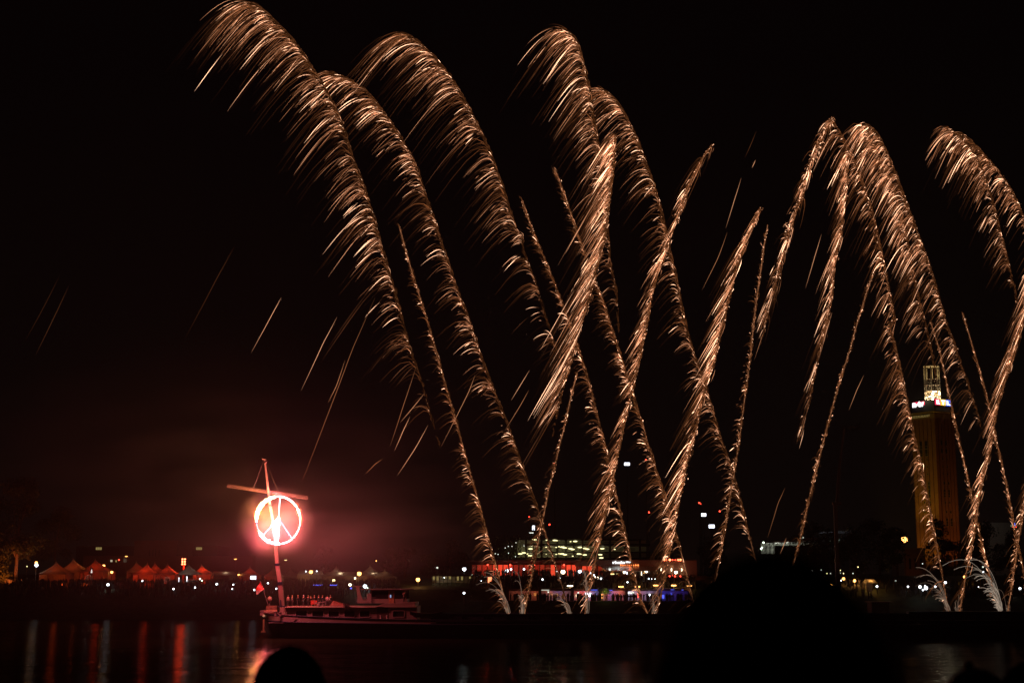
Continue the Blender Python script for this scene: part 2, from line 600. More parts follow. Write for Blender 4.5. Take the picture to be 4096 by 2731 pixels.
C('bright dense comet tail curving right to a sharp tip, right of the two sabre-shaped ones', [('G', [(688, 695), (640, 790), (600, 890), (560, 990), (530, 1100), (500, 1230), (470, 1350)]), ('D', [(1540, 660), (1510, 830), (1460, 980), (1420, 1100), (1390, 1260), (1360, 1380), (1330, 1480), (1320, 1568)]), ('E', [(1620, 150), (1580, 300), (1550, 450), (1520, 600), (1500, 720), (1470, 880), (1450, 990), (1420, 1120), (1385, 1272)])], T=(1.15, .75), v0=110, wind=(-155, 300), dens=.95, bright=1.2, haze=1.9, core=.4, dD=-3)
C('thin comet tail standing nearly upright, between the sabre-shaped tail and the twin peak', [('G', [(738, 785), (720, 880), (705, 1000), (685, 1130), (665, 1280), (650, 1400), (635, 1560)]), ('F', [(2985, 1550), (2964, 1700)]), ('E', [(1940, 130), (1915, 290), (1885, 460), (1860, 620), (1840, 750), (1820, 860)]), ('F', [(2860, 2330), (2835, 2452)])], T=(.08, .6), v0=140, dens=.55, core=1.1, dD=-2, tpow=.6, haze=1.2)
C('dense comet tail leaning right that forms the left limb of the twin peak', [('G', [(1145, 118), (1100, 190), (1050, 280), (1010, 390), (975, 490), (955, 600), (915, 700), (880, 800), (860, 900), (825, 1010), (795, 1120), (765, 1220), (740, 1330), (710, 1450), (690, 1540)])], T=(.55, .9), v0=110, wind=(-105, 320), dens=1.15, bright=1.25, haze=2.0, fade=.2, dD=-3, scat=24)
C('gold comet tail leaning left that forms the right limb of the twin peak', [('G', [(1150, 140), (1200, 220), (1250, 310), (1300, 420), (1350, 560), (1390, 680), (1420, 810), (1450, 950), (1480, 1090), (1510, 1250), (1540, 1400)]), ('I', [(600, 0), (640, 130), (670, 270), (700, 420), (720, 530), (750, 640), (780, 790), (810, 930), (835, 1080), (860, 1200), (880, 1320), (915, 1505)])], T=(.95, .55), wind=RW, v0=130, dens=.62, haze=1.2, core=.7)
C('dense comet tail hanging straight down inside the twin peak', [('H', [(460, 350), (458, 450), (450, 600), (430, 740), (420, 850), (395, 950), (375, 1060), (370, 1180), (350, 1300), (325, 1420), (290, 1540)]), ('I', [(215, 250), (190, 380), (150, 520), (120, 640)])], T=(.75, .9), v0=110, wind=(-110, 320), dens=1.2, bright=1.15, haze=1.7, fade=.5, dD=-3, scat=14)
C('thin comet tail leaning right, alone between the head in the foreground and the brick tower', [('H', [(622, 1095), (590, 1170), (560, 1280), (520, 1400), (485, 1540)]), ('I', [(395, 120), (350, 270), (300, 450), (260, 600), (220, 760), (185, 900), (160, 1010), (140, 1110), (108, 1220)]), ('F', [(3150, 2340), (3130, 2452)])], T=(.1, .5), v0=150, wind=(-110, 320), dens=.62, core=1.0, dD=-2, haze=1.5, tpow=.6)
C('gold plume bending left high above the brick tower, the outer one of a close pair', [('H', [(595, 165), (650, 210), (700, 310), (750, 430), (800, 560), (850, 700), (900, 830), (950, 970), (1000, 1110), (1040, 1260), (1080, 1400), (1130, 1520)]), ('I', [(950, 120), (990, 240), (1030, 350), (1060, 450), (1085, 540), (1100, 640)])], T=(1.0, .75), wind=RW, v0=130, dens=.8, haze=1.1, fade=.35)
C('gold plume bending left high above the brick tower, the inner one of a close pair', [('H', [(560, 172), (620, 270), (680, 380), (730, 500), (780, 640), (820, 800), (850, 950), (880, 1100), (910, 1250), (950, 1400), (980, 1530)]), ('I', [(810, 110), (835, 200), (850, 290)])], T=(1.0, .85), wind=RW, v0=130, dens=.85, haze=1.3, fade=.3, D0=239)
C('thin young comet tail passing in front of the brick tower', [('H', [(985, 1400), (1030, 1540)]), ('I', [(870, 150), (905, 320), (940, 480), (970, 620), (1000, 740), (1030, 880), (1060, 1020), (1090, 1160), (1120, 1280), (1150, 1400), (1188, 1500)])], T=(.06, .3), wind=RW, v0=210, dens=.5, core=.9, haze=1.5, tpow=.6)
C('gold plume bending left at the right edge, the inner one with sparks down its left', [('H', [(1095, 178), (1170, 230), (1240, 310), (1300, 420), (1340, 530), (1375, 650), (1410, 790), (1450, 940), (1480, 1060), (1510, 1180), (1530, 1300)])], T=(1.0, .6), wind=RW, v0=130, dens=.85, haze=1.4, fade=.1)
C('gold plume bending left at the right edge, the outer one cut by the frame', [('H', [(1180, 215), (1270, 290), (1340, 370), (1400, 440), (1460, 520), (1510, 610), (1560, 720), (1620, 860), (1680, 1020), (1740, 1200)])], T=(.95, .6), wind=RW, v0=130, dens=.7, haze=1.2, D0=239)
C('bright dense comet tail leaning right at the right edge, crossing the last thin one', [('F', [(4150, 1010), (4125, 1100)]), ('I', [(1310, -60), (1270, 80), (1235, 190), (1200, 310), (1165, 430), (1145, 560), (1125, 680), (1100, 760), (1080, 860), (1060, 980), (1045, 1080), (1025, 1190), (1005, 1290), (985, 1400), (970, 1505)])], T=(1.1, .55), v0=110, wind=(-130, 320), dens=.95, bright=1.1, haze=1.9, core=.8, dD=-3)
C('thin young comet tail right of the brick tower, rightmost of the left-leaning thin ones', [('H', [(1185, 1345), (1250, 1560)]), ('I', [(1050, 130), (1090, 290), (1130, 440), (1160, 600), (1190, 720), (1220, 860), (1245, 1000), (1275, 1160), (1300, 1260), (1330, 1400), (1352, 1500)])], T=(.05, .34), wind=RW, v0=210, dens=.5, core=.9, haze=1.5, tpow=.6)
C('short comet tail leaning right low in the bottom right of the fireworks', [('I', [(1350, 700), (1320, 880), (1300, 960), (1285, 1080), (1265, 1200), (1245, 1350), (1220, 1505)])], T=(.6, .5), v0=140, wind=(-130, 320), dens=.65, core=1.2, haze=1.5, dD=-2)


def fountain(label, px, py, n, spread, vmax, lean, amp, wind=-170, white=.5):
    """sparks thrown up from a mortar: ballistic arcs drifting left"""
    root = thing('firework_fountain', P(px, py, 236), label, 'firework', 'spark fountains at the mortars on the barge')
    S = 12
    vy = -vmax * 1.15 * (0.25 + 0.75 * rng.random(n) ** 1.5)
    vx = lean * .55 * (-vy) + rng.normal(0, spread * .5, n)
    T = (-vy / 420) * (1.0 + .35 * rng.random(n))
    t = T[:, None] * np.linspace(0.02, 1, S)[None]
    X = px + rng.normal(0, 5, n)[:, None] + vx[:, None] * t + .5 * wind * .5 * t ** 2
    Y = py + vy[:, None] * t + .5 * 420 * t ** 2
    Y = np.minimum(Y, py + 6)
    W = Pn(X, Y, 236 + rng.normal(0, .6, n)[:, None] * t)
    s = np.linspace(0, 1, S)[None]
    a = amp * .45 * (0.35 + .8 * rng.random(n))
    c = (WARM * (1 - white) + np.array([1, .8, .62]) * white) * (a[:, None] * (0.45 + .55 * s))[..., None]
    r = 0.036 * (1 - .4 * s) + 0 * a[:, None]
    o = link('bright_sparks', streak_mesh('bright_sparks', W, r, c), root)
    o['kind'] = 'stuff'


fountain('hooked arcs of sparks at the foot of the thin tail nearest the wheelhouse', 2035, 2454, 16, 20, 330, -.42, 1.0)
fountain('narrow spray of sparks at the foot of the right-leaning tail by the garage', 2090, 2454, 18, 12, 330, .05, 1.1)
fountain('few low arcs of sparks at the foot of the broad plume behind the restaurant', 2278, 2454, 14, 22, 240, -.38, .9)
fountain('narrow tall spray of sparks below the red restaurant sign', 2345, 2454, 16, 14, 380, .12, 1.0)
fountain('straggling low sparks beside the head in the foreground', 2620, 2452, 12, 26, 230, .1, .8)
fountain('leaning spray of sparks at the foot of the tail crossing the tower', 3795, 2443, 22, 18, 360, -.42, .9)
fountain('small spray of sparks between the tower tail and the white fountain', 3832, 2443, 9, 30, 210, .05, .8)
fountain('dense white fountain of sparks, brightest at the barge', 4003, 2443, 60, 26, 370, -.33, 1.25, white=1)
fountain('small spray of sparks at the right edge of the barge', 4032, 2443, 9, 12, 260, -.12, .8)


def ember(label, pts, a=1.0, tailfade=True):
    p = np.array(pts, float)
    n = 14
    s = np.linspace(0, 1, len(p))
    t = np.linspace(0, 1, n)
    q = np.stack([np.interp(t, s, p[:, 0]), np.interp(t, s, p[:, 1])], 1)
    # slight sag of a drifting spark
    q[:, 0] += np.sin(t * math.pi) * 0.012 * (p[-1, 1] - p[0, 1])
    W = Pn(q[:, 0], q[:, 1], np.full(n, 238.0))[None]
    pr = np.sin(math.pi * np.clip(t, .02, .98)) ** .6
    a = a * .62
    c = (WARM * min(a, 1) + BROWN * max(0, 1 - a))[None, None] * (a * pr)[None, :, None] * 1.3
    o = link('falling_ember', streak_mesh('falling_ember', W, (0.05 * (.4 + .6 * pr))[None], c))
    tag(o, label, 'spark', 'stray embers falling clear of the plumes')


EMB = [
    ('faint long ember streak far left in the empty sky, left of a parallel one', [(237, 1105), (105, 1355)], .05),
    ('faint long ember streak far left in the empty sky, right of a parallel one', [(275, 1143), (210, 1275), (142, 1420)], .09),
    ('faint long ember streak between the far left pair and the plumes', [(935, 990), (870, 1100), (745, 1345)], .08),
    ('short bright ember streak falling lowest left of the highest plume', [(1125, 1190), (1095, 1240), (1005, 1410)], 1.0),
    ('long bright ember streak below the highest plume, right of the short bright one', [(1348, 1268), (1290, 1370), (1205, 1560)], 1.0),
    ('very long dim ember streak reaching down towards the top of the crane', [(1500, 1190), (1400, 1400), (1310, 1640), (1210, 1920)], .32),
    ('bristly ember streak breaking into side sparks above the crane boom', [(1380, 1440), (1345, 1540), (1312, 1610)], .55),
    ('steep dim ember streak left of the thin comet nearest the peace sign', [(1665, 1465), (1610, 1620), (1560, 1785)], .35),
    ('bright ember streak low beneath the highest plume, second above the smoke', [(1640, 1665), (1612, 1720), (1578, 1802)], .9),
    ('long bright ember streak lowest beneath the highest plume', [(1712, 1700), (1660, 1790), (1590, 1900)], .9),
    ('curved ember streak just right of the peace sign smoke', [(1530, 1835), (1500, 1855), (1462, 1895)], .35),
    ('short bright ember streak beside the thin comet nearest the peace sign', [(1700, 1570), (1650, 1630), (1600, 1690)], .7),
    ('long bright ember streak between the first two thin comets', [(1900, 1500), (1870, 1570), (1765, 1785)], .6),
    ('steep bright ember streak left of the thin tail by the garage', [(2118, 1480), (2080, 1540), (2045, 1600)], .9),
    ('long dim ember streak falling towards the left of the garage', [(2115, 1560), (2080, 1620), (2020, 1720)], .45),
    ('bright ember streak in the gap between the sabre-shaped tails and twin peak, uppermost long one', [(2965, 712), (2935, 800), (2903, 912)], .8),
    ('long ember streak below it between the sabre-shaped tails', [(2909, 929), (2870, 1030), (2808, 1160)], .45),
    ('short thick ember dash high between the sabre-shaped tails and the twin peak', [(3022, 640), (3008, 672)], .9),
    ('faint ember streak highest between the sabre-shaped tails and the twin peak', [(3025, 525), (2980, 630)], .10),
    ('bright ember streak under the twin peak, left of its hanging middle tail', [(3286, 936), (3258, 1020), (3222, 1152)], .8),
    ('bright ember streak under the twin peak, right beside its hanging middle tail', [(3328, 1250), (3305, 1320), (3285, 1400)], .9),
    ('bright ember streak curving left of the thin tail before the tower', [(3455, 1500), (3425, 1560), (3395, 1640)], .6),
    ('long dim ember streak between the upright thin tail and the twin peak, low', [(3140, 1950), (3110, 2010), (3070, 2150)], .3),
    ('bright ember streak low above the head in the foreground', [(3145, 2150), (3120, 2215)], .7),
]
for l, p, a in EMB:
    ember(l, p, a)

# ------------------------------------------------------------------ barge
DN = 232.0           # near side of the barge
BC = DN + 5.6        # centre line
M_hull = mat('black_hull_paint', (0.012, 0.013, 0.016), .45, var=.4, vs=.8)
M_strake = mat('pale_hull_paint', (0.24, 0.22, 0.20), .5, var=.12, vs=.5)
M_white = mat('cream_paint', (0.21, 0.18, 0.15), .5, var=.08, vs=.6)
M_glass = mat('dark_window_glass', (0.02, 0.022, 0.025), .08, var=0)
M_steel = mat('grey_steel', (0.22, 0.22, 0.22), .45, .3, var=.2)
M_deck = mat('deck_steel', (0.10, 0.10, 0.10), .7, var=.3)
M_blue = mat('dark_blue_paint', (0.012, 0.020, 0.05), .5, var=.3, vs=.5)
M_black = mat('matt_black', (0.012, 0.012, 0.012), .8, var=.2)
Zn = lambda py: PZ(py, DN)
Xn = lambda px: PX(px, DN, 2450)
barge = thing('cargo_barge', (Xn(1030), BC, 0), 'long black-hulled cargo barge with a pale cabin, moored mid-river with fireworks rising from it', 'barge')
x_bow, x_end = Xn(1034), Xn(4096) + 10
stations = []
for i in range(0, 41):
    t = (i / 40) ** 1.6
    x = x_bow + (x_end - x_bow) * t
    s = min(1, (x - x_bow) / 9.0)
    wdt = 5.6 * (1 - (1 - s) ** 2.4) ** 0.55 if s > 0 else 0.05
    wdt = max(wdt, .12)
    px = 1034 + (x - x_bow) / (x_end - x_bow) * (4096 - 1034 + 250)
    top = Zn(np.interp(px, [1034, 1060, 1140, 1450, 1700, 4400], [2455, 2457, 2461, 2474, 2479, 2482]))
    low = Zn(np.interp(px, [1034, 1150, 1700, 4400], [2482, 2487, 2496, 2498]))
    rake = 1.1 * max(0, 1 - (x - x_bow) / 3.0)
    stations.append((x, wdt, top, low, rake, px))
hl, st = MB(), MB()


def loft(mb, rows):
    n = len(rows[0])
    o = len(mb.v)
    for r in rows:
        mb.v += [tuple(p) for p in r]
    for i in range(len(rows) - 1):
        for k in range(n - 1):
            mb.f.append((o + i * n + k, o + i * n + k + 1, o + (i + 1) * n + k + 1, o + (i + 1) * n + k))


for sgn in (-1, 1):
    loft(hl, [[(x + rk * .35, BC + sgn * w_, lo), (x + rk, BC + sgn * w_ * .97, 1.0), (x + rk * 1.4, BC + sgn * w_ * .85, .2), (x + rk * 1.6, BC + sgn * w_ * .7, -1)] for x, w_, tp, lo, rk, px in stations])
    loft(st, [[(x, BC + sgn * (w_ + .05), tp), (x + rk * .33, BC + sgn * (w_ + .04), lo)] for x, w_, tp, lo, rk, px in stations if px < 1760])
    loft(st, [[(x, BC + sgn * (w_ + .05), tp), (x, BC + sgn * max(.02, w_ - .12), tp), (x + .1, BC + sgn * max(.02, w_ - .12), tp - .7)] for x, w_, tp, lo, rk, px in stations if px < 1760])
hl.build('hull', M_hull, barge, smooth=True)
st.build('bulwark', M_strake, barge, smooth=True)
rb = MB()
for sgn in (-1, 1):
    rb.tube([(x + rk * .3, BC + sgn * (w_ + .08), lo) for x, w_, tp, lo, rk, px in stations], .09, 6)
    rb.tube([(x, BC + sgn * (w_ + .06), tp + .03) for x, w_, tp, lo, rk, px in stations], .06, 6)
rb.build('rubbing_strake', M_blue, barge)
# dark side above the strake aft of the accommodation
sd = MB().box(Xn(1745), DN + .05, Zn(2500), x_end, DN + .25, Zn(2480))
sd.box(Xn(1745), BC + 5.35, Zn(2500), x_end, BC + 5.55, Zn(2480))
sd.build('side_plating', M_hull, barge)
MB().box(x_bow + 1.5, BC - 4.9, Zn(2489) - .1, x_end, BC + 4.9, Zn(2489)).build('deck', M_deck, barge)
# hold coaming
hz0, hz1 = Zn(2489), PZ(2455, DN + 1.2)
co = MB()
xc0, xc1 = Xn(1728), x_end - 1
co.box(xc0, DN + 1.0, hz0, xc1, DN + 1.18, hz1)
co.box(xc0, BC + 4.4, hz0, xc1, BC + 4.58, hz1 - .02)
co.box(xc0 - .2, DN + 1.0, hz0, xc0, BC + 4.58, hz1 - .01)
co.box(xc0, DN + .9, hz1, xc1, DN + 1.28, hz1 + .08)
for i in range(26):
    xx = xc0 + 1 + i * 3.6
    co.box(xx, DN + .82, hz0, xx + .12, DN + 1.0, hz1 - .1)
co.build('hold_coaming', M_blue, barge)
# right part of the long deck house line stands a touch higher (y 2443 in the photo)
rr_ = MB()
rr_.box(Xn(3640), DN + .8, hz1 + .08, x_end - 1, DN + 2.2, PZ(2444, DN + 1.2))
rr_.build('hatch_cover', M_blue, barge)

# cabin
cab_y0, cab_y1 = DN + 1.1, BC + 4.4
zc0, zc1 = Zn(2489), PZ(2428, cab_y0)
Xc = lambda px: PX(px, cab_y0, 2450)
Zc = lambda py: PZ(py, cab_y0)
WINS = [(1182, 1229), (1248, 1295), (1313, 1357), (1376, 1419), (1438, 1480)]
cb = MB()
x0 = Xc(1146)
z_w0, z_w1 = Zc(2467), Zc(2441)
xe = Xc(1665)
edges = [x0]
for a, b in WINS:
    edges += [Xc(a), Xc(b)]
edges += [Xc(1570), Xc(1618), xe]
# wall is split round the window openings
cb.box(x0, cab_y0, zc0, xe, cab_y0 + .12, z_w0)
cb.box(x0, cab_y0, z_w1, xe, cab_y0 + .12, zc1)
for i in range(0, len(edges), 2):
    cb.box(edges[i], cab_y0, z_w0, edges[i + 1], cab_y0 + .12, z_w1)
cb.box(x0 - .12, cab_y0, zc0, x0, cab_y1, zc1)
cb.box(xe, cab_y0, zc0, xe + .12, cab_y1, zc1)
cb.box(x0, cab_y1, zc0, xe, cab_y1 + .12, zc1)
# rounded nose of the deckhouse
cb.lathe((x0 - .6, cab_y0 + .55, zc0), [(.62, 0), (.62, zc1 - zc0)], 14)
cabin = cb.build('cabin', M_white, barge)
M_dim = mat('dim_lit_room', (0.05, 0.035, 0.02), .9, em=(1, .45, .15), es=.004, var=.5, vs=2)
for i, (a, b) in enumerate(WINS + [(1570, 1618)]):
    xa, xb = Xc(a), Xc(b)
    fr = MB()
    n = 0
    rr = .22
    outer, inner = [], []
    for cx, cz, a0 in ((xb - rr, z_w1 - rr, 0), (xa + rr, z_w1 - rr, 90), (xa + rr, z_w0 + rr, 180), (xb - rr, z_w0 + rr, 270)):
        for k in range(5):
            an = R(a0 + k * 22.5)
            outer.append((cx + math.cos(an) * (rr + .06), cz + math.sin(an) * (rr + .06)))
            inner.append((cx + math.cos(an) * (rr - .06), cz + math.sin(an) * (rr - .06)))
    m_ = len(outer)
    vs = [(x, cab_y0 - .05, z) for x, z in outer] + [(x, cab_y0 - .05, z) for x, z in inner] + [(x, cab_y0 + .02, z) for x, z in outer] + [(x, cab_y0 + .1, z) for x, z in inner]
    fs = []
    for k in range(m_):
        k2 = (k + 1) % m_
        fs += [(k, k2, m_ + k2, m_ + k), (2 * m_ + k, 2 * m_ + k2, k2, k), (m_ + k, m_ + k2, 3 * m_ + k2, 3 * m_ + k)]
    fr.add(vs, fs)
    wf = fr.build('window', M_strake, cabin)
    gl = MB().add([(x, cab_y0 + .06, z) for x, z in inner], [tuple(range(m_))[::-1]])
    gl.build('pane', M_glass, wf)
# roof with lip
rf = MB()
rf.box(Xc(1140), cab_y0 - .25, zc1, Xc(1500), cab_y1 + .25, zc1 + .12)
rf.box(Xc(1500), cab_y0 - .2, zc1 + .01, Xc(1668), cab_y1 + .2, zc1 + .13)
rf.tube([(Xc(1142), cab_y0 - .28, zc1 + .0), (Xc(1165), cab_y0 - .28, zc1 + .03), (Xc(1500), cab_y0 - .28, zc1 + .03), (Xc(1525), cab_y0 - .28, zc1 + .3)], .07, 6)
rf.build('roof', M_white, barge)
# upper deck block under the wheelhouse
ud = MB().add([(Xc(1500), cab_y0 + .3, zc1 + .12), (Xc(1660), cab_y0 + .3, zc1 + .12), (Xc(1660), cab_y0 + .3, Zc(2407)), (Xc(1530), cab_y0 + .3, Zc(2413)),
               (Xc(1500), cab_y1, zc1 + .12), (Xc(1660), cab_y1, zc1 + .12), (Xc(1660), cab_y1, Zc(2407)), (Xc(1530), cab_y1, Zc(2413))],
              [(0, 1, 2, 3), (7, 6, 5, 4), (3, 2, 6, 7), (0, 3, 7, 4), (1, 5, 6, 2)])
ud.build('upper_deck', M_white, barge)
# dark side door recess
MB().box(Xc(1508), cab_y0 - .03, zc0, Xc(1552), cab_y0 - .004, Zc(2428)).build('door', mat('brown_door', (.07, .05, .04), .5), barge)
# wheelhouse
wy0, wy1 = DN + 3.0, BC + 3.0
Xw = lambda px: PX(px, wy0, 2380)
Zw = lambda py: PZ(py, wy0)
wh = MB()
wz0, wz1 = Zw(2411), Zw(2357)
sill = Zw(2394)
head_ = Zw(2362)
posts = [1482, 1488, 1553, 1556, 1576, 1580, 1618, 1622]
wh.box(Xw(1452), wy0, wz0, Xw(1626), wy0 + .1, sill)
wh.box(Xw(1482), wy0, head_, Xw(1626), wy0 + .1, wz1)
for a, b in zip(posts[0::2], posts[1::2]):
    wh.box(Xw(a), wy0, sill, Xw(b), wy0 + .1, head_)
wh.box(Xw(1482), wy1, wz0, Xw(1626), wy1 + .1, wz1)
wh.box(Xw(1626), wy0, wz0, Xw(1626) + .1, wy1, sill)
wh.box(Xw(1482) - .1, wy0, wz0, Xw(1482), wy1, sill)
wheel = wh.build('wheelhouse', M_white, barge)
for a, b in ((1488, 1553), (1580, 1618)):
    MB().box(Xw(a), wy0 + .04, sill, Xw(b), wy0 + .06, head_).build('window', M_glass, wheel)
dr = MB()
dr.box(Xw(1556), wy0 - .06, wz0, Xw(1576), wy0 - .01, Zw(2391))
dr.box(Xw(1556), wy0 - .06, Zw(2391), Xw(1559), wy0 - .01, Zw(2365))
dr.box(Xw(1573), wy0 - .06, Zw(2391), Xw(1576), wy0 - .01, Zw(2365))
dr.box(Xw(1556), wy0 - .06, Zw(2365), Xw(1576), wy0 - .01, Zw(2362))
dr.build('door', mat('varnished_wood', (.35, .2, .11), .4), wheel)
MB().box(Xw(1559.5), wy0 + .3, Zw(2389), Xw(1564), wy0 + .34, Zw(2378)).build('screen', mat('blue_screen', (.02, .02, .03), em=(.45, .6, 1), es=.75, var=0), wheel)
MB().box(Xw(1436), wy0 - .5, wz1, Xw(1648), wy1 + .5, wz1 + .12).build('wheelhouse_roof', mat('grey_roof', (.14, .14, .13), .6), barge)
# slanted white mast leg in front of the wheelhouse
sl = MB()
ya, yb = wy0 - .35, wy0 + .5
ptsl = [(1424, 2346), (1437, 2346), (1442, 2375), (1452, 2400), (1470, 2404), (1470, 2411), (1429, 2411), (1430, 2385)]
vs = [(PX(a, ya, b), y_, PZ(b, ya)) for y_ in (ya, yb) for a, b in ptsl]
n_ = len(ptsl)
fs = [tuple(range(n_)), tuple(range(2 * n_ - 1, n_ - 1, -1))] + [(k, k + n_, (k + 1) % n_ + n_, (k + 1) % n_) for k in range(n_)]
sl.add(vs, fs)
sl.box(PX(1410, ya, 2343), ya, PZ(2345.5, ya), PX(1447, ya, 2343), yb, PZ(2342, ya))
sl.build('mast_leg', M_white, barge)
wb = MB()
wb.box(Xw(1468), wy0 - .2, wz0, Xw(1486), wy0, Zw(2372))
wb.build('wind_screen', M_strake, barge)
# railings
rl = MB()
for k in range(17):
    px = 1424 + k * 6.5
    if px > 1500:
        break
    rl.tube([(PX(px, DN + 1.6, 2400), DN + 1.6, PZ(2412, DN + 1.6)), (PX(px, DN + 1.6, 2400), DN + 1.6, PZ(2389, DN + 1.6))], .022, 4)
for py in (2389, 2397, 2404):
    rl.tube([P(1424, py, DN + 1.6), P(1502, py, DN + 1.6)], .02, 4)
rl.build('railing', M_steel, barge)
rp = MB()
for px0_, px1_, py_ in ((1046, 1101, 2444), (1101, 1121, 2446), (1121, 1150, 2448)):
    q0_, q1_ = P(px0_, py_, DN + .7), P(px1_, py_, DN + .7)
    rp.tube([q0_, q0_.lerp(q1_, .5) - Vector((0, 0, .22)), q1_], .035, 5)
rp.build('mooring_rope', M_steel, barge)
gp = MB()
for k in range(40):
    xx = Xn(1160) + k * .52
    if xx > Xn(1660):
        break
    gp.box(xx, DN + .12, zc0 - .02, xx + .05, DN + .2, zc0 + .55)
gp.box(Xn(1160), DN + .12, zc0 + .53, Xn(1660), DN + .2, zc0 + .58)
gp.build('side_rail', M_steel, barge)
# bollards, bow fittings
for px, py0, py1, r_ in ((1043, 2460, 2440, .17), (1050, 2460, 2440, .17), (1101, 2462, 2444, .19), (1121, 2462, 2446, .19), (1524, 2474, 2460, .16), (1549, 2474, 2460, .16), (1313, 2470, 2461, .12)):
    c = P(px, py0, DN + .7)
    h_ = PZ(py1, DN + .7) - c.z
    MB().lathe(c, [(r_, 0), (r_, h_ * .8), (r_ * 1.25, h_ * .82), (r_ * 1.25, h_)], 10).build('bollard', M_strake, barge)
# winch block behind the bow
wn_ = MB()
c = P(1092, 2440, BC - 1)
wn_.box(c.x - 1, BC - 1.8, Zn(2462), c.x + .7, BC, PZ(2421, BC - 1))
wn_.tube([(c.x - 1.2, BC - 2.2, Zn(2450)), (c.x + .9, BC - 2.2, Zn(2450))], .4, 10)
wn_.build('winch', mat('rusty_steel', (.12, .07, .05), .8, var=.5), barge)
an = MB()
ax = Xn(1044)
an.box(ax - .12, BC - 2.9, Zn(2530), ax + .12, BC - 2.6, Zn(2478))
an.box(ax - .4, BC - 2.95, Zn(2530), ax + .3, BC - 2.55, Zn(2524))
an.build('anchor', mat('yellowed_steel', (.16, .13, .06), .7), barge)
bx = MB().ball((Xn(1035), BC - .9, Zn(2464)), .22, 8, 6)
bx.build('bow_lamp', mat('dim_lamp', (.3, .2, .15), em=(1, .45, .25), es=.4, var=0), barge)

# ------------------------------------------------------------------ people (skin-modifier bodies)
def skin_mesh(name, V, E, rad, sub=1, root=0):
    me = bpy.data.meshes.new(name + '_cage')
    me.from_pydata(V, E, [])
    o = bpy.data.objects.new('cage_tmp', me)
    COL.objects.link(o)
    sm = o.modifiers.new('skin', 'SKIN')
    sm.use_smooth_shade = True
    for i, sv in enumerate(me.skin_vertices[0].data):
        r_ = rad[i]
        sv.radius = r_ if isinstance(r_, tuple) else (r_, r_)
        sv.use_root = (i == root)
    if sub:
        ss = o.modifiers.new('sub', 'SUBSURF')
        ss.levels = sub
        ss.render_levels = sub
    dg = bpy.context.evaluated_depsgraph_get()
    out = bpy.data.meshes.new_from_object(o.evaluated_get(dg))
    out.name = name
    bpy.data.objects.remove(o)
    return out


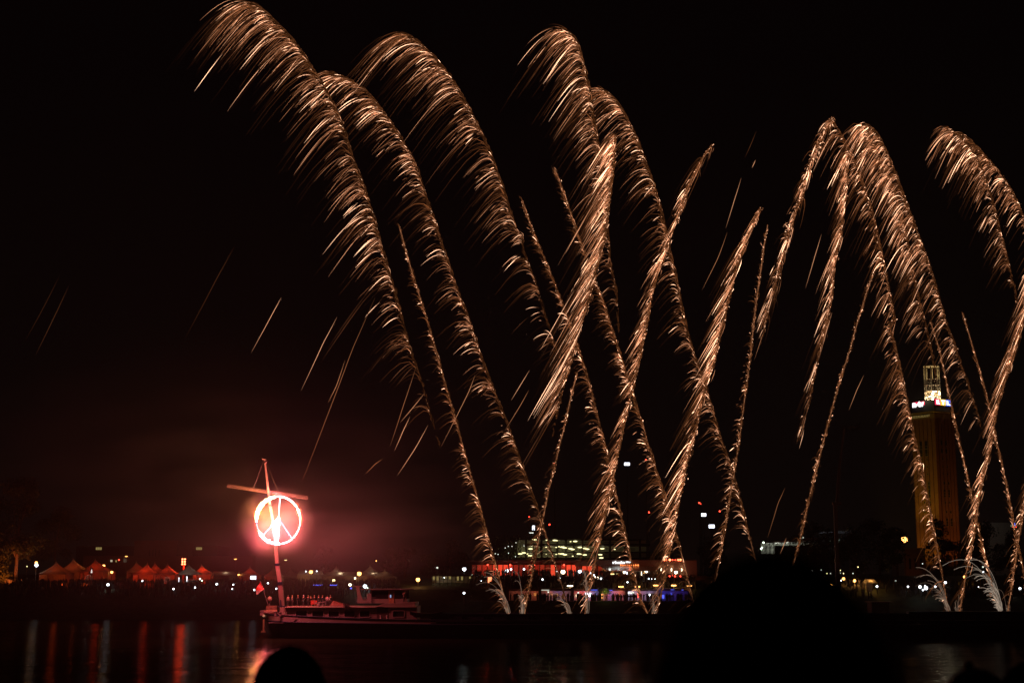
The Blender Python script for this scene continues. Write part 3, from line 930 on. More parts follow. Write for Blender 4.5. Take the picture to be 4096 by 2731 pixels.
def person_meshes(h=1.75, arms='down', bend=0.0, hair='short', sub=1, cap=None):
    """local space: feet at z=0, facing -y.  Returns dict of meshes"""
    k = h / 1.75
    s = 1
    J = {
        'pel': ((0, 0, .93), .145), 'wst': ((0, 0.01, 1.08), .125), 'cst': ((0, 0.0, 1.28), .155), 'shm': ((0, 0.01, 1.42), .12), 'nck': ((0, 0.01, 1.50), .056),
        'hdl': ((0, -.01, 1.57), .072), 'hdm': ((0, -.01, 1.645), .085), 'hdt': ((0, 0.005, 1.705), .06),
        'hpL': ((.095, 0, .88), .095), 'knL': ((.105, -.02, .50), .062), 'anL': ((.11, .01, .09), .042), 'toL': ((.12, -.15, .035), .034),
        'hpR': ((-.095, 0, .88), .095), 'knR': ((-.105, -.02, .50), .062), 'anR': ((-.11, .01, .09), .042), 'toR': ((-.12, -.15, .035), .034),
        'shL': ((.185, .01, 1.415), .065), 'shR': ((-.185, .01, 1.415), .065),
    }
    if arms == 'down':
        J['elL'] = ((.25, .02, 1.13), .043); J['wrL'] = ((.26, -.06, .88), .030)
        J['elR'] = ((-.25, .02, 1.13), .043); J['wrR'] = ((-.26, -.06, .88), .030)
    elif arms == 'front':
        J['elL'] = ((.25, -.02, 1.14), .043); J['wrL'] = ((.12, -.24, 1.22), .030)
        J['elR'] = ((-.25, -.02, 1.14), .043); J['wrR'] = ((-.12, -.24, 1.24), .030)
    elif arms == 'raised':
        J['elL'] = ((.26, -.12, 1.22), .043); J['wrL'] = ((.15, -.28, 1.50), .030)
        J['elR'] = ((-.25, .02, 1.13), .043); J['wrR'] = ((-.26, -.06, .88), .030)
    elif arms == 'hips':
        J['elL'] = ((.36, .06, 1.18), .043); J['wrL'] = ((.22, -.04, 1.0), .030)
        J['elR'] = ((-.36, .06, 1.18), .043); J['wrR'] = ((-.22, -.04, 1.0), .030)
    for sd_ in 'LR':
        w_ = Vector(J['wr' + sd_][0]); e_ = Vector(J['el' + sd_][0])
        d = (w_ - e_).normalized()
        J['pm' + sd_] = (tuple(w_ + d * .07), (.036, .018))
        side = d.cross(Vector((0, 1, 0)) if abs(d.y) < .8 else Vector((1, 0, 0))).normalized()
        for q in range(4):
            b_ = w_ + d * .105 + side * (q - 1.5) * .019
            J['f%d%s' % (q, sd_)] = (tuple(b_), .009)
            J['g%d%s' % (q, sd_)] = (tuple(b_ + d * (.045 + .012 * (1.5 - abs(q - 1.5))) + d.cross(side) * .012), .007)
        J['th' + sd_] = (tuple(w_ + d * .05 + side * .045), .011)
        J['ti' + sd_] = (tuple(w_ + d * .09 + side * .058), .009)
    names = list(J)
    ix = {n_: i for i, n_ in enumerate(names)}
    V = [tuple(c_ * k for c_ in J[n_][0]) for n_ in names]
    if bend:
        V = [(x, y - max(0, z - .93 * k) * math.sin(bend), z - max(0, z - .93 * k) * (1 - math.cos(bend))) for x, y, z in V]
    Rr = [tuple(a * k for a in J[n_][1]) if isinstance(J[n_][1], tuple) else J[n_][1] * k for n_ in names]
    E = [('pel', 'wst'), ('wst', 'cst'), ('cst', 'shm'), ('shm', 'nck'), ('nck', 'hdl'), ('hdl', 'hdm'), ('hdm', 'hdt')]
    for sd_ in 'LR':
        E += [('pel', 'hp' + sd_), ('hp' + sd_, 'kn' + sd_), ('kn' + sd_, 'an' + sd_), ('an' + sd_, 'to' + sd_), ('shm', 'sh' + sd_), ('sh' + sd_, 'el' + sd_), ('el' + sd_, 'wr' + sd_), ('wr' + sd_, 'pm' + sd_), ('wr' + sd_, 'th' + sd_), ('th' + sd_, 'ti' + sd_)]
        for q in range(4):
            E += [('pm' + sd_, 'f%d%s' % (q, sd_)), ('f%d%s' % (q, sd_), 'g%d%s' % (q, sd_))]
    Ei = [(ix[a], ix[b]) for a, b in E]
    body = skin_mesh('body', V, Ei, Rr, sub, ix['pel'])

    def sub_set(keys, grow):
        sel = [n_ for n_ in names if n_ in keys]
        jx = {n_: i for i, n_ in enumerate(sel)}
        v2 = [V[ix[n_]] for n_ in sel]
        r2 = [(Rr[ix[n_]] if isinstance(Rr[ix[n_]], tuple) else (Rr[ix[n_]],) * 2) for n_ in sel]
        r2 = [(a * 1.08 + grow, b * 1.08 + grow) for a, b in r2]
        e2 = [(jx[a], jx[b]) for a, b in E if a in jx and b in jx]
        return v2, e2, r2, jx

    v2, e2, r2, jx = sub_set({'pel', 'wst', 'cst', 'shm', 'shL', 'shR', 'elL', 'elR', 'wrL', 'wrR'}, .014 * k)
    jacket = skin_mesh('jacket', v2, e2, r2, sub, jx['pel'])
    v2, e2, r2, jx = sub_set({'pel', 'hpL', 'hpR', 'knL', 'knR', 'anL', 'anR'}, .012 * k)
    trousers = skin_mesh('trousers', v2, e2, r2, sub, jx['pel'])
    hc = Vector(V[ix['hdm']])
    return dict(body=body, jacket=jacket, trousers=trousers, head=hc, k=k)


M_skin = mat('skin', (.42, .26, .19), .6, var=.1)
M_rust = mat('rust_red_tarpaulin', (.13, .04, .03), .7)
M_cloth = {c_: mat('cloth_' + c_, v_, .85, var=.2, vs=6) for c_, v_ in {
    'dark': (.03, .03, .035), 'navy': (.02, .025, .05), 'grey': (.12, .12, .12), 'white': (.55, .52, .5), 'brown': (.09, .06, .04), 'red': (.3, .04, .03), 'pale': (.32, .27, .24)}.items()}
STRIPE = bpy.data.materials.new('striped_shirt')
STRIPE.use_nodes = True
_nt = STRIPE.node_tree
_t = _nt.nodes.new('ShaderNodeTexCoord'); _w = _nt.nodes.new('ShaderNodeTexWave'); _c = _nt.nodes.new('ShaderNodeValToRGB')
_w.bands_direction = 'Z'; _w.inputs['Scale'].default_value = 2.4
_c.color_ramp.interpolation = 'CONSTANT'
_c.color_ramp.elements[0].color = (.03, .02, .03, 1)
_c.color_ramp.elements[1].position = .42
_c.color_ramp.elements[1].color = (.75, .72, .7, 1)
_nt.links.new(_t.outputs['Object'], _w.inputs['Vector']); _nt.links.new(_w.outputs[0], _c.inputs[0]); _nt.links.new(_c.outputs[0], _nt.nodes['Principled BSDF'].inputs['Base Color'])

PM = {a: person_meshes(1.75, a, b) for a, b in (('down', 0), ('front', .05), ('hips', 0), ('raised', 0))}


def face_bits(root, hc, k, hairkind, hair_mat, sub=False):
    """hair or helmet, nose and ears as children, local to root"""
    if hairkind == 'helmet':
        mb = MB().ball((hc.x, hc.y + .01 * k, hc.z + .045 * k), .125 * k, 12, 8, .85)
        mb.lathe((hc.x, hc.y - .02 * k, hc.z + .02 * k), [(.14 * k, 0), (.15 * k, .012 * k)], 12, 1, 1.15)
        o = mb.build('helmet', hair_mat, root, loc=(0, 0, 0), smooth=True)
    elif hairkind == 'short':
        o = MB().ball((hc.x, hc.y + .018 * k, hc.z + .025 * k), .104 * k, 14, 9, 1.02, .88, 1.0).build('hair', hair_mat, root, loc=(0, 0, 0), smooth=True)
    elif hairkind == 'long':
        o = MB().ball((hc.x, hc.y + .03 * k, hc.z - .01 * k), .118 * k, 16, 10, 1.25, .95, 1.05).build('hair', hair_mat, root, loc=(0, 0, 0), smooth=True)
    elif hairkind == 'cap':
        mb = MB().ball((hc.x, hc.y + .01 * k, hc.z + .02 * k), .112 * k, 16, 9, .95, .95, 1.0)
        mb.ball((hc.x + .02, hc.y + .01, hc.z + .133 * k), .016 * k, 8, 6, 1)
        mb.lathe((hc.x, hc.y - .09 * k, hc.z + .03 * k), [(.08 * k, 0), (.078 * k, .01)], 12, 1, 1.0)
        o = mb.build('cap', hair_mat, root, loc=(0, 0, 0), smooth=True)
    for sgn in (-1, 1):
        if hairkind != 'long':
            MB().ball((hc.x + sgn * .086 * k, hc.y + .01, hc.z - .01), .022 * k, 6, 5, 1.3, .5, 1).build('ear', M_skin, root, loc=(0, 0, 0), smooth=True)
        MB().ball((hc.x + sgn * .03 * k, hc.y - .078 * k, hc.z + .005), .011 * k, 6, 5).build('eye', M_black, root, loc=(0, 0, 0), smooth=True)
    MB().tube([(hc.x, hc.y - .082 * k, hc.z + .01), (hc.x, hc.y - .112 * k, hc.z - .028), (hc.x, hc.y - .085 * k, hc.z - .036)], [.008, .014, .008], 6).build('nose', M_skin, root, loc=(0, 0, 0), smooth=True)
    MB().tube([(hc.x - .022, hc.y - .083 * k, hc.z - .06), (hc.x + .022, hc.y - .083 * k, hc.z - .06)], .006, 5).build('mouth', M_skin, root, loc=(0, 0, 0), smooth=True)


def person(x, y, z, rotz, label, pm, jacket, trousers, headgear, hmat, group=None, scale=1.0):
    root = thing('person', (x, y, z), label, 'person', group)
    root.rotation_euler = (0, 0, rotz)
    root.scale = (scale,) * 3
    for nm, m_ in (('body', M_skin), ('jacket', jacket), ('trousers', trousers)):
        me = pm[nm].copy()
        me.materials.clear()
        me.materials.append(m_)
        o = bpy.data.objects.new(nm, me)
        COL.objects.link(o)
        o.parent = root
    face_bits(root, pm['head'], pm['k'], headgear, hmat)
    return root


# crew on the cabin roof
roof_z = zc1 + .12
M_helm = mat('yellowed_helmet', (.26, .17, .10), .4, var=.1)
M_helmw = mat('white_helmet', (.45, .43, .42), .4, var=.05)
crew = [(1153, 'down', 'pale', 'helmet', M_cloth['brown'], 'crew member standing nearest the crane mast on the cabin roof, in a pale jacket'),
        (1169, 'down', 'grey', 'helmet', M_helm, 'helmeted crew member second from the crane mast on the cabin roof'),
        (1192, 'hips', 'dark', 'helmet', M_helm, 'helmeted crew member third from the crane mast, in dark clothes with a gap each side'),
        (1214, 'front', 'navy', 'helmet', M_helmw, 'crew member with the brightest white helmet on the cabin roof'),
        (1233, 'down', 'dark', 'helmet', M_helm, 'helmeted crew member just right of the white-helmeted one on the cabin roof'),
        (1243, 'hips', 'brown', 'helmet', M_helm, 'shorter helmeted crew member standing behind the red box'),
        (1258, 'front', 'dark', 'helmet', M_helm, 'helmeted crew member leaning over the steel gear right of the red box'),
        (1275, 'down', 'dark', 'helmet', M_helm, 'helmeted crew member standing behind the middle of the steel gear'),
        (1290, 'down', 'navy', 'helmet', M_helm, 'helmeted crew member just left of the person in the striped shirt'),
        (1310, 'hips', 'stripe', 'short', M_cloth['brown'], 'person in a white striped shirt and dark trousers standing in front of the others'),
        (1322, 'down', 'dark', 'helmet', M_helm, 'helmeted crew member partly hidden behind the striped shirt, at the tarpaulin')]
for i, (px, arms, jk, hg, hm, lb) in enumerate(crew):
    yy = DN + 3.6 + (i % 3) * .5 - (1.6 if jk == 'stripe' else 0)
    rz = R(random.Random(i).uniform(100, 250))
    person(PX(px, yy, 2390), yy, roof_z, rz, lb, PM[arms], STRIPE if jk == 'stripe' else M_cloth[jk], M_cloth['dark'], hg, hm, 'crew on the barge roof', 1.0 if px != 1243 else .93)
yy = DN + 2.2
person(PX(1617, yy, 2400), yy, PZ(2409, yy), R(200), 'person standing alone at the aft end of the wheelhouse', PM['raised'], M_cloth['brown'], M_cloth['dark'], 'short', M_cloth['brown'])
yy = DN + 2.5
person(PX(1080, yy, 2420) + .3, yy + 2, Zn(2489), R(240), 'person in dark clothes on the foredeck under the white ball', PM['down'], M_cloth['dark'], M_cloth['dark'], 'short', M_cloth['dark'])

# things on the roof
yb_ = DN + 3.0
a, b = P(1243, 2404, yb_), P(1268, 2392, yb_)
mb = MB().box(a.x, yb_, roof_z + .35, b.x, yb_ + .8, roof_z + .95)
for xx in (a.x + .06, b.x - .12):
    for y2 in (yb_ + .04, yb_ + .7):
        mb.box(xx, y2, roof_z, xx + .06, y2 + .06, roof_z + .35)
bxo = mb.build('equipment_box', mat('red_paint', (.35, .05, .03), .5))
tag(bxo, 'red box on short legs on the barge cabin roof', 'box')
tp = MB()
nx, ny = 22, 8
xa, xb = PX(1318, yb_, 2400), PX(1382, yb_, 2400)
for i in range(nx + 1):
    for j in range(ny + 1):
        u_, v_ = i / nx, j / ny
        hgt = 1.0 * (1 - u_ * .75) * math.sin(math.pi * v_) ** .5 * min(1, u_ * 6) + .08 * math.sin(i * 2.1 + j) + .05
        tp.v.append((xa + (xb - xa) * u_, yb_ + .2 + 2.2 * v_, roof_z + max(.02, hgt)))
for i in range(nx):
    for j in range(ny):
        q = i * (ny + 1) + j
        tp.f.append((q, q + ny + 1, q + ny + 2, q + 1))
to = tp.build('tarpaulin', mat('rust_red_tarpaulin', (.22, .07, .05), .7), smooth=True)
tag(to, 'low heap under a rust red tarpaulin on the cabin roof', 'tarpaulin')
gr_ = MB()
rnd = random.Random(5)
gx = PX(1283, yb_ - .6, 2400)
for i in range(9):
    xx = gx + rnd.uniform(-1, .8)
    gr_.tube([(xx, yb_ - .6, roof_z + .03), (xx + rnd.uniform(-.5, .5), yb_ - .5, roof_z + rnd.uniform(.4, 1.0))], .04, 5)
gr_.tube([(gx - .9, yb_ - .55, roof_z + .5), (gx + .8, yb_ - .55, roof_z + .75)], .07, 6)
gr_.lathe((gx - .3, yb_ - .55, roof_z + .25), [(.1, -.2), (.25, -.15), (.25, .15), (.1, .2)], 10)
go = gr_.build('steel_frame', M_steel)
tag(go, 'tangled grey steel stands and rods between the red box and the striped shirt', 'equipment')
dk = MB()
for i in range(14):
    p0 = P(1372 + rnd.uniform(0, 28), 2436, DN + .9)
    p1 = P(1372 + rnd.uniform(0, 30), 2411, DN + .9)
    dk.tube([(p0.x, DN + .75, Zc(2436)), ((p0.x + p1.x) / 2, DN + .7, Zc(2424)), (p1.x, DN + .75, Zc(2411))], .05, 5)
do = dk.build('folded_hoist', M_black)
tag(do, 'dark folded hoist arm on the roof edge above the middle cabin windows', 'hoist')
dg_ = MB()
for i in range(9):
    t = i / 8
    dg_.v += [(PX(1640, DN + .9, 2450) + 5.2 * t, DN + .95 + 1.1 * (1 - math.sin(math.pi * t) ** .4) * .5, Zc(2470) + .3 * abs(t - .5)), (PX(1640, DN + .9, 2450) + 5.2 * t, DN + .55, Zc(2452) + .35 * (2 * t - 1) ** 2),
              (PX(1640, DN + .9, 2450) + 5.2 * t, DN + 2.4, Zc(2452) + .35 * (2 * t - 1) ** 2)]
for i in range(8):
    o_ = i * 3
    dg_.f += [(o_, o_ + 3, o_ + 4, o_ + 1), (o_ + 2, o_ + 5, o_ + 3, o_), (o_ + 1, o_ + 4, o_ + 5, o_ + 2)]
dgo = dg_.build('dinghy', M_black)
tag(dgo, 'dark dinghy stowed aft of the cabin at the start of the hold', 'dinghy')

# flag on the bow
fl = thing('flag_pole', (PX(1075, BC, 2440), BC, Zn(2462)), 'slanted flagpole with a drooping red and white flag at the bow of the barge', 'flag')
MB().tube([P(1080, 2440, BC), P(1062, 2385, BC), P(1041, 2322, BC)], .045, 6).build('pole', M_steel, fl)
fg = MB()
corners = [P(1042, 2326, BC), P(1056, 2355, BC), P(1026, 2378, BC), P(1022, 2356, BC)]
for i in range(9):
    for j in range(7):
        u_, v_ = i / 8, j / 6
        p_ = corners[0].lerp(corners[1], u_).lerp(corners[3].lerp(corners[2], u_), v_)
        fg.v.append((p_.x, p_.y + .12 * math.sin(v_ * 6 + u_ * 3), p_.z))
for i in range(8):
    for j in range(6):
        q = i * 7 + j
        fg.f.append((q, q + 7, q + 8, q + 1))
MF = bpy.data.materials.new('red_white_flag')
MF.use_nodes = True
_nt = MF.node_tree
_g = _nt.nodes.new('ShaderNodeNewGeometry'); _s = _nt.nodes.new('ShaderNodeSeparateXYZ'); _m = _nt.nodes.new('ShaderNodeMapRange'); _c = _nt.nodes.new('ShaderNodeValToRGB')
_nt.links.new(_g.outputs['Position'], _s.inputs[0]); _nt.links.new(_s.outputs['Z'], _m.inputs[0]); _nt.links.new(_m.outputs[0], _c.inputs[0]); _nt.links.new(_c.outputs[0], _nt.nodes['Principled BSDF'].inputs['Base Color'])
_m.inputs['From Min'].default_value = PZ(2378, BC); _m.inputs['From Max'].default_value = PZ(2326, BC)
_c.color_ramp.elements[0].color = (.55, .5, .48, 1); _c.color_ramp.elements[0].position = .3
_c.color_ramp.elements[1].color = (.5, .04, .03, 1); _c.color_ramp.elements[1].position = .4
fg.build('flag', MF, fl, smooth=True)
bo = MB().ball(P(1079, 2395, BC - 1.5), .40, 16, 10, 1.12).build('mooring_ball', M_white, smooth=True)
bpst = MB().tube([P(1079, 2404, BC - 1.5), P(1079, 2424, BC - 1.5)], .05, 6)
bt = thing('signal_ball', P(1079, 2424, BC - 1.5), 'white egg-shaped dome on a short post over the foredeck', 'radar dome')
bo.name = 'dome'
bo.parent = bt
bo.matrix_parent_inverse = Matrix.Translation(-Vector(bt.location))
bpst.build('post', M_steel, bt)

# ------------------------------------------------------------------ crane with the peace sign
DC = BC - .5
M_boom = mat('cream_boom_paint', (.30, .25, .22), .45, var=.06)
crane = thing('mobile_crane', P(1131, 2462, DC), 'tall telescopic crane boom leaning left over the bow of the barge, lit red', 'crane')
zb = Zn(2489)
cc = P(1132, 2430, DC)
MB().lathe((cc.x, DC, zb), [(.55, 0), (.55, PZ(2429, DC) - zb - .1), (.62, PZ(2429, DC) - zb - .1), (.62, PZ(2429, DC) - zb)], 20).build('pedestal', M_boom, crane, smooth=True)


def dep(py):
    """the boom leans out over the near side of the barge"""
    return DC - 5.2 * (2428 - py) / 348


def boom(pa, pb, wa, wb_):
    pa, pb = P(*pa, dep(pa[1])), P(*pb, dep(pb[1]))
    d = (pb - pa).normalized()
    sx_ = Vector((d.z, 0, -d.x))
    vs = []
    for p_, w_ in ((pa, wa), (pb, wb_)):
        for a_, b_ in ((-1, -1), (1, -1), (1, 1), (-1, 1)):
            vs.append(p_ + sx_ * (w_ / 2 * a_) + Vector((0, w_ / 2 * b_ * 1.2, 0)))
    return MB().add(vs, [(0, 1, 2, 3), (7, 6, 5, 4), (0, 4, 5, 1), (1, 5, 6, 2), (2, 6, 7, 3), (3, 7, 4, 0)])


bs = boom((1130, 2428), (1121, 2330), .78, .74)
bs.build('boom_section', M_boom, crane)
boom((1121, 2330), (1109, 2255), .66, .66).build('boom_section', M_boom, crane)
boom((1109, 2256), (1103, 2180), .60, .56).build('boom_section', M_boom, crane)
boom((1103, 2182), (1092, 2078), .52, .50).build('boom_section', M_boom, crane)
boom((1092, 2080), (1081, 2020), .47, .44).build('boom_section', M_boom, crane)
boom((1081, 2024), (1060, 1845), .36, .26).build('boom_section', M_boom, crane)
hd = boom((1064, 1850), (1052, 1833), .5, .3)
hd.tube([P(1049, 1833, dep(1835) - .3), P(1064, 1836, dep(1835) - .3)], .12, 6)
hd.build('boom_head', M_boom, crane)
cl = boom((1082, 2026), (1080, 2017), .62, .62)
cl.add(*[x for x in (lambda b: (b.v, b.f))(boom((1122, 2336), (1121, 2326), .9, .9))])
cl.add(*[x for x in (lambda b: (b.v, b.f))(boom((1110, 2260), (1109, 2252), .8, .8))])
cl.build('boom_collar', M_blue, crane)
base_ = MB().box(cc.x - .7, DC - .7, PZ(2428, DC), cc.x + .6, DC + .7, PZ(2421, DC))
base_.tube([P(1122, 2425, DC - .9), P(1123, 2360, DC - .7)], .12, 8)
base_.build('slewing_base', M_blue, crane)
wr = MB().tube([P(1058, 1838, dep(1838) - .4), P(1118, 1975, dep(1975) - 1)], .018, 4)
wr.tube([P(1056, 1838, dep(1838) + .3), P(1010, 1963, dep(1963) - 1)], .018, 4)
wr.build('hoist_cable', M_steel, crane)

# lattice beam
tb = thing('lattice_beam', P(1115, 1975, dep(1975) - .9), 'thin lattice beam hung crosswise from the crane above the peace sign', 'lattice beam')
DB = dep(1975) - 1.0
A0, A1 = P(908, 1947, DB), P(1230, 1996, DB)
dirv = (A1 - A0).normalized()
upv = Vector((-dirv.z, 0, dirv.x))
wv = Vector((0, 1, 0))
ch = MB()
hh = .22
for a_, b_ in ((0, -.25), (0, .25), (1, 0)):
    ch.tube([A0 + upv * (hh * a_ * 2) + wv * b_, A1 + upv * (hh * a_ * 2) + wv * b_], .022, 5)
ch.build('chord', M_boom, tb)
lc = MB()
L_ = (A1 - A0).length
nb = 30
for i in range(nb):
    p0, p1, p2 = A0 + dirv * (L_ * i / nb), A0 + dirv * (L_ * (i + .5) / nb), A0 + dirv * (L_ * (i + 1) / nb)
    for b_ in (-.25, .25):
        lc.tube([p0 + wv * b_, p1 + upv * hh * 2], .012, 4)
        lc.tube([p1 + upv * hh * 2, p2 + wv * b_], .012, 4)
    lc.tube([p0 - wv * .25, p0 + wv * .25], .012, 4)
lc.build('lacing', M_boom, tb)

# peace sign
DS = dep(2080) - 1.6
CXp, CYp, RXp, RYp = 1114, 2080, 88, 95
ps = thing('peace_sign', P(CXp, CYp, DS), 'round peace sign outlined in burning lights, glowing white-hot and pink on the crane', 'peace sign')
M_frame = mat('sign_frame', (.02, .02, .02), .5)
M_led = mat('violet_lamp', (.5, .4, .6), em=(.62, .36, 1.0), es=1.8, var=0)


def ringp(deg, k=1.0, d=0.0):
    return P(CXp + RXp * k * math.cos(R(deg)), CYp - RYp * k * math.sin(R(deg)), DS + d)


HUB = P(1115, 2072, DS)
MB().tube([ringp(a_) for a_ in range(0, 361, 5)], .04, 6, cap=False).build('ring_frame', M_frame, ps)
spk = {'up': (1121, 1986), 'left': (1055, 2137), 'right': (1166, 2149), 'down': (1106, 2174)}
fr = MB()
for q in spk.values():
    fr.tube([HUB, P(*q, DS)], .06, 6)
fr.build('spoke_frame', M_frame, ps)
led = MB()
for a_ in np.arange(0, 360, 3.0):
    led.ball(ringp(a_, 1.0, -.12), .06, 6, 4)
led.build('ring_lamps', M_led, ps)
led = MB()
for q in spk.values():
    e_ = P(*q, DS)
    for k_ in np.arange(.04, 1.0, .045):
        p_ = HUB.lerp(e_, k_)
        led.ball((p_.x, p_.y - .12, p_.z), .065, 6, 4)
led.build('spoke_lamps', M_led, ps)
# burning lances: flames along parts of the ring and down the lower spoke
rnd = random.Random(3)


def flame(seg, r0, r1, m_, name='flame'):
    mb = MB()
    pts_, rs = [], []
    n_ = len(seg)
    for i, p_ in enumerate(seg):
        pts_.append(p_ + Vector((0, -.2, 0)))
        e_ = math.sin(math.pi * min(1, max(0, (i + .5) / n_))) ** .5
        rs.append((r0 + (r1 - r0) * rnd.random()) * (.35 + .65 * e_))
    mb.tube(pts_, rs, 10)
    return mb.build(name, m_, ps, smooth=True)


M_fw = mat('white_hot_flame', (1, 1, 1), em=(1, .70, .72), es=6, var=0)
M_fo = mat('orange_flame', (1, 1, 1), em=(1, .66, .28), es=7, var=0)
M_fp = mat('pink_flame', (1, 1, 1), em=(1, .36, .42), es=5, var=0)
flame([ringp(a_) for a_ in range(96, 186, 4)], .22, .42, M_fo)
flame([ringp(a_) for a_ in range(28, 100, 4)], .09, .17, M_fw)
flame([ringp(a_) for a_ in range(-8, 34, 4)], .09, .19, M_fo)
flame([ringp(a_) for a_ in range(-54, -8, 4)], .03, .09, M_fw)
flame([ringp(a_) for a_ in range(206, 275, 4)], .18, .34, M_fp)
flame([ringp(a_) for a_ in range(270, 310, 4)], .07, .13, M_fp)
flame([HUB.lerp(P(1106, 2176, DS), k_) for k_ in np.linspace(-.06, 1.0, 16)], .20, .42, M_fw)
flame([HUB.lerp(P(1055, 2137, DS), k_) for k_ in np.linspace(0, .5, 8)], .12, .22, M_fw)
flame([HUB.lerp(P(1121, 1986, DS), k_) for k_ in np.linspace(0, 1, 10)], .03, .06, M_fw)
# short needles off the ring: sparks, plus rays and light smears drawn as geometry
N_ = 210
ang = np.radians(np.r_[rng.uniform(-60, 80, 150), rng.uniform(80, 300, 60)])
ln = rng.uniform(5, 17, N_) * np.where(rng.random(N_) < .5, 1, -1.2)
t_ = np.linspace(0, 1, 4)[None]
kx = np.cos(ang)[:, None] * RXp
ky = -np.sin(ang)[:, None] * RYp
X_ = CXp + kx + (np.cos(ang) * ln)[:, None] * t_
Y_ = CYp + ky + (-np.sin(ang) * ln * .35)[:, None] * t_
c_ = np.array([1, .25, .16])[None, None] * (1.5 * (1 - t_ * .9))[..., None] * np.ones((N_, 1, 1))
o = link('spark_ray_needles', streak_mesh('spark_ray_needles', Pn(X_, Y_, DS - .2 + 0 * X_), .028 * (1 - t_ * .7) * np.ones((N_, 1)), c_), ps)
o['kind'] = 'stuff'
KL = 0.5
for q, col_, pw in (((1034, 2042), (1, .33, .07), 17000), ((1055, 2150), (1, .09, .125), 18000), ((1108, 2140), (1, .17, .19), 20000), ((1150, 2160), (1, .10, .13), 9000), ((1190, 2040), (1, .24, .16), 6000), ((1110, 1992), (1, .14, .18), 6000)):
    plight('flare_light', P(*q, DS - .9), col_, pw * KL, .35, ps)

# ------------------------------------------------------------------ smoke and haze
def volume(name, mesh, dens, col=(.9, .9, .9), noise=None, center=None, size=None, aniso=0.0, label=None):
    m = bpy.data.materials.new(name)
    m.use_nodes = True
    nt = m.node_tree
    nt.nodes.remove(nt.nodes['Principled BSDF'])
    pv = nt.nodes.new('ShaderNodeVolumePrincipled')
    pv.inputs['Color'].default_value = (*col, 1)
    pv.inputs['Density'].default_value = dens
    pv.inputs['Anisotropy'].default_value = aniso
    nt.links.new(pv.outputs[0], nt.nodes['Material Output'].inputs['Volume'])
    if noise:
        t = nt.nodes.new('ShaderNodeTexCoord')
        gr = nt.nodes.new('ShaderNodeTexGradient')
        gr.gradient_type = 'SPHERICAL'
        mp = nt.nodes.new('ShaderNodeMapping')
        mp.vector_type = 'TEXTURE'
        mp.inputs['Scale'].default_value = size
        nt.links.new(t.outputs['Object'], mp.inputs['Vector'])
        nt.links.new(mp.outputs[0], gr.inputs['Vector'])
        n = nt.nodes.new('ShaderNodeTexNoise')
        n.inputs['Scale'].default_value = 1.0
        n.inputs['Detail'].default_value = 2
        m2 = nt.nodes.new('ShaderNodeMapping')
        m2.inputs['Scale'].default_value = noise
        nt.links.new(t.outputs['Object'], m2.inputs['Vector'])
        nt.links.new(m2.outputs[0], n.inputs['Vector'])
        mr = nt.nodes.new('ShaderNodeMapRange')
        mr.inputs['From Min'].default_value = .36
        mr.inputs['From Max'].default_value = .68
        mr.inputs['To Min'].default_value = .25
        nt.links.new(n.outputs[0], mr.inputs[0])
        p2 = nt.nodes.new('ShaderNodeMath'); p2.operation = 'POWER'; p2.inputs[1].default_value = 1.3
        nt.links.new(gr.outputs['Fac'], p2.inputs[0])
        mu = nt.nodes.new('ShaderNodeMath'); mu.operation = 'MULTIPLY'
        nt.links.new(p2.outputs[0], mu.inputs[0]); nt.links.new(mr.outputs[0], mu.inputs[1])
        md = nt.nodes.new('ShaderNodeMath'); md.operation = 'MULTIPLY'; md.inputs[1].default_value = dens
        nt.links.new(mu.outputs[0], md.inputs[0]); nt.links.new(md.outputs[0], pv.inputs['Density'])
    o = mesh.build(name, m)
    if center is not None:
        o.location = center
    o['kind'] = 'stuff'
    if label:
        o['label'] = label
    return o


hz = MB().box(-650, -50, -7, 650, 1190, 330)
volume('haze', hz, 0.00017, (.9, .88, .85))
for nm_, c_, sz, dn, nz in (
        ('smoke', P(1104, 2090, DS + 2.8), (6.8, 4.2, 6.4), .27, (.22, .3, .4)),  # added puff; its lit halo stands in for camera bloom round the sign
        ('smoke', P(1114, 2085, DC + 3), (9.0, 6.5, 7.2), .13, (.22, .3, .4)),
        ('smoke', P(1370, 2150, DC + 5), (28, 12, 10), .029, (.06, .12, .26)),
        ('smoke', P(1180, 2220, DC + 8), (26, 12, 9), .022, (.06, .12, .24)),
        ('smoke', P(860, 2010, DC + 10), (66, 20, 32), .0105, (.06, .12, .2))):
    volume(nm_, MB().ball((0, 0, 0), 1.0, 24, 14) if False else (lambda b: (setattr(b, 'v', [(x * sz[0], y * sz[1], z * sz[2]) for x, y, z in b.v]), b)[1])(MB().ball((0, 0, 0), 1.0, 24, 14)), dn, (.95, .93, .92), nz, tuple(c_), sz)

# ------------------------------------------------------------------ lamps
def emat(name, col, es, sample=False):
    return mat('glow_' + name, (.05, .05, .05), em=col, es=es, var=0, sample=sample)


E = {'white': emat('white', (.85, .93, 1), 5), 'warm': emat('warm', (1, .78, .5), 7), 'orange': emat('orange', (1, .42, .10), 6), 'red': emat('red', (1, .06, .03), 5),
     'green': emat('green', (.75, 1, .7), 5), 'blue': emat('blue', (.10, .14, 1), 1.6), 'yellow': emat('yellow', (1, .85, .35), 3), 'dimw': emat('dim_white', (.8, .85, .7), 1.5),
     'dimy': emat('dim_yellow', (.8, .62, .2), .30), 'panel': emat('panel', (.8, .85, 1), 4), 'dimred': emat('dim_red', (1, .05, .03), .8), 'dimo': emat('dim_orange', (1, .35, .08), .45)}
M_post = mat('lamp_post_steel', (.10, .10, .09), .6, var=.1)


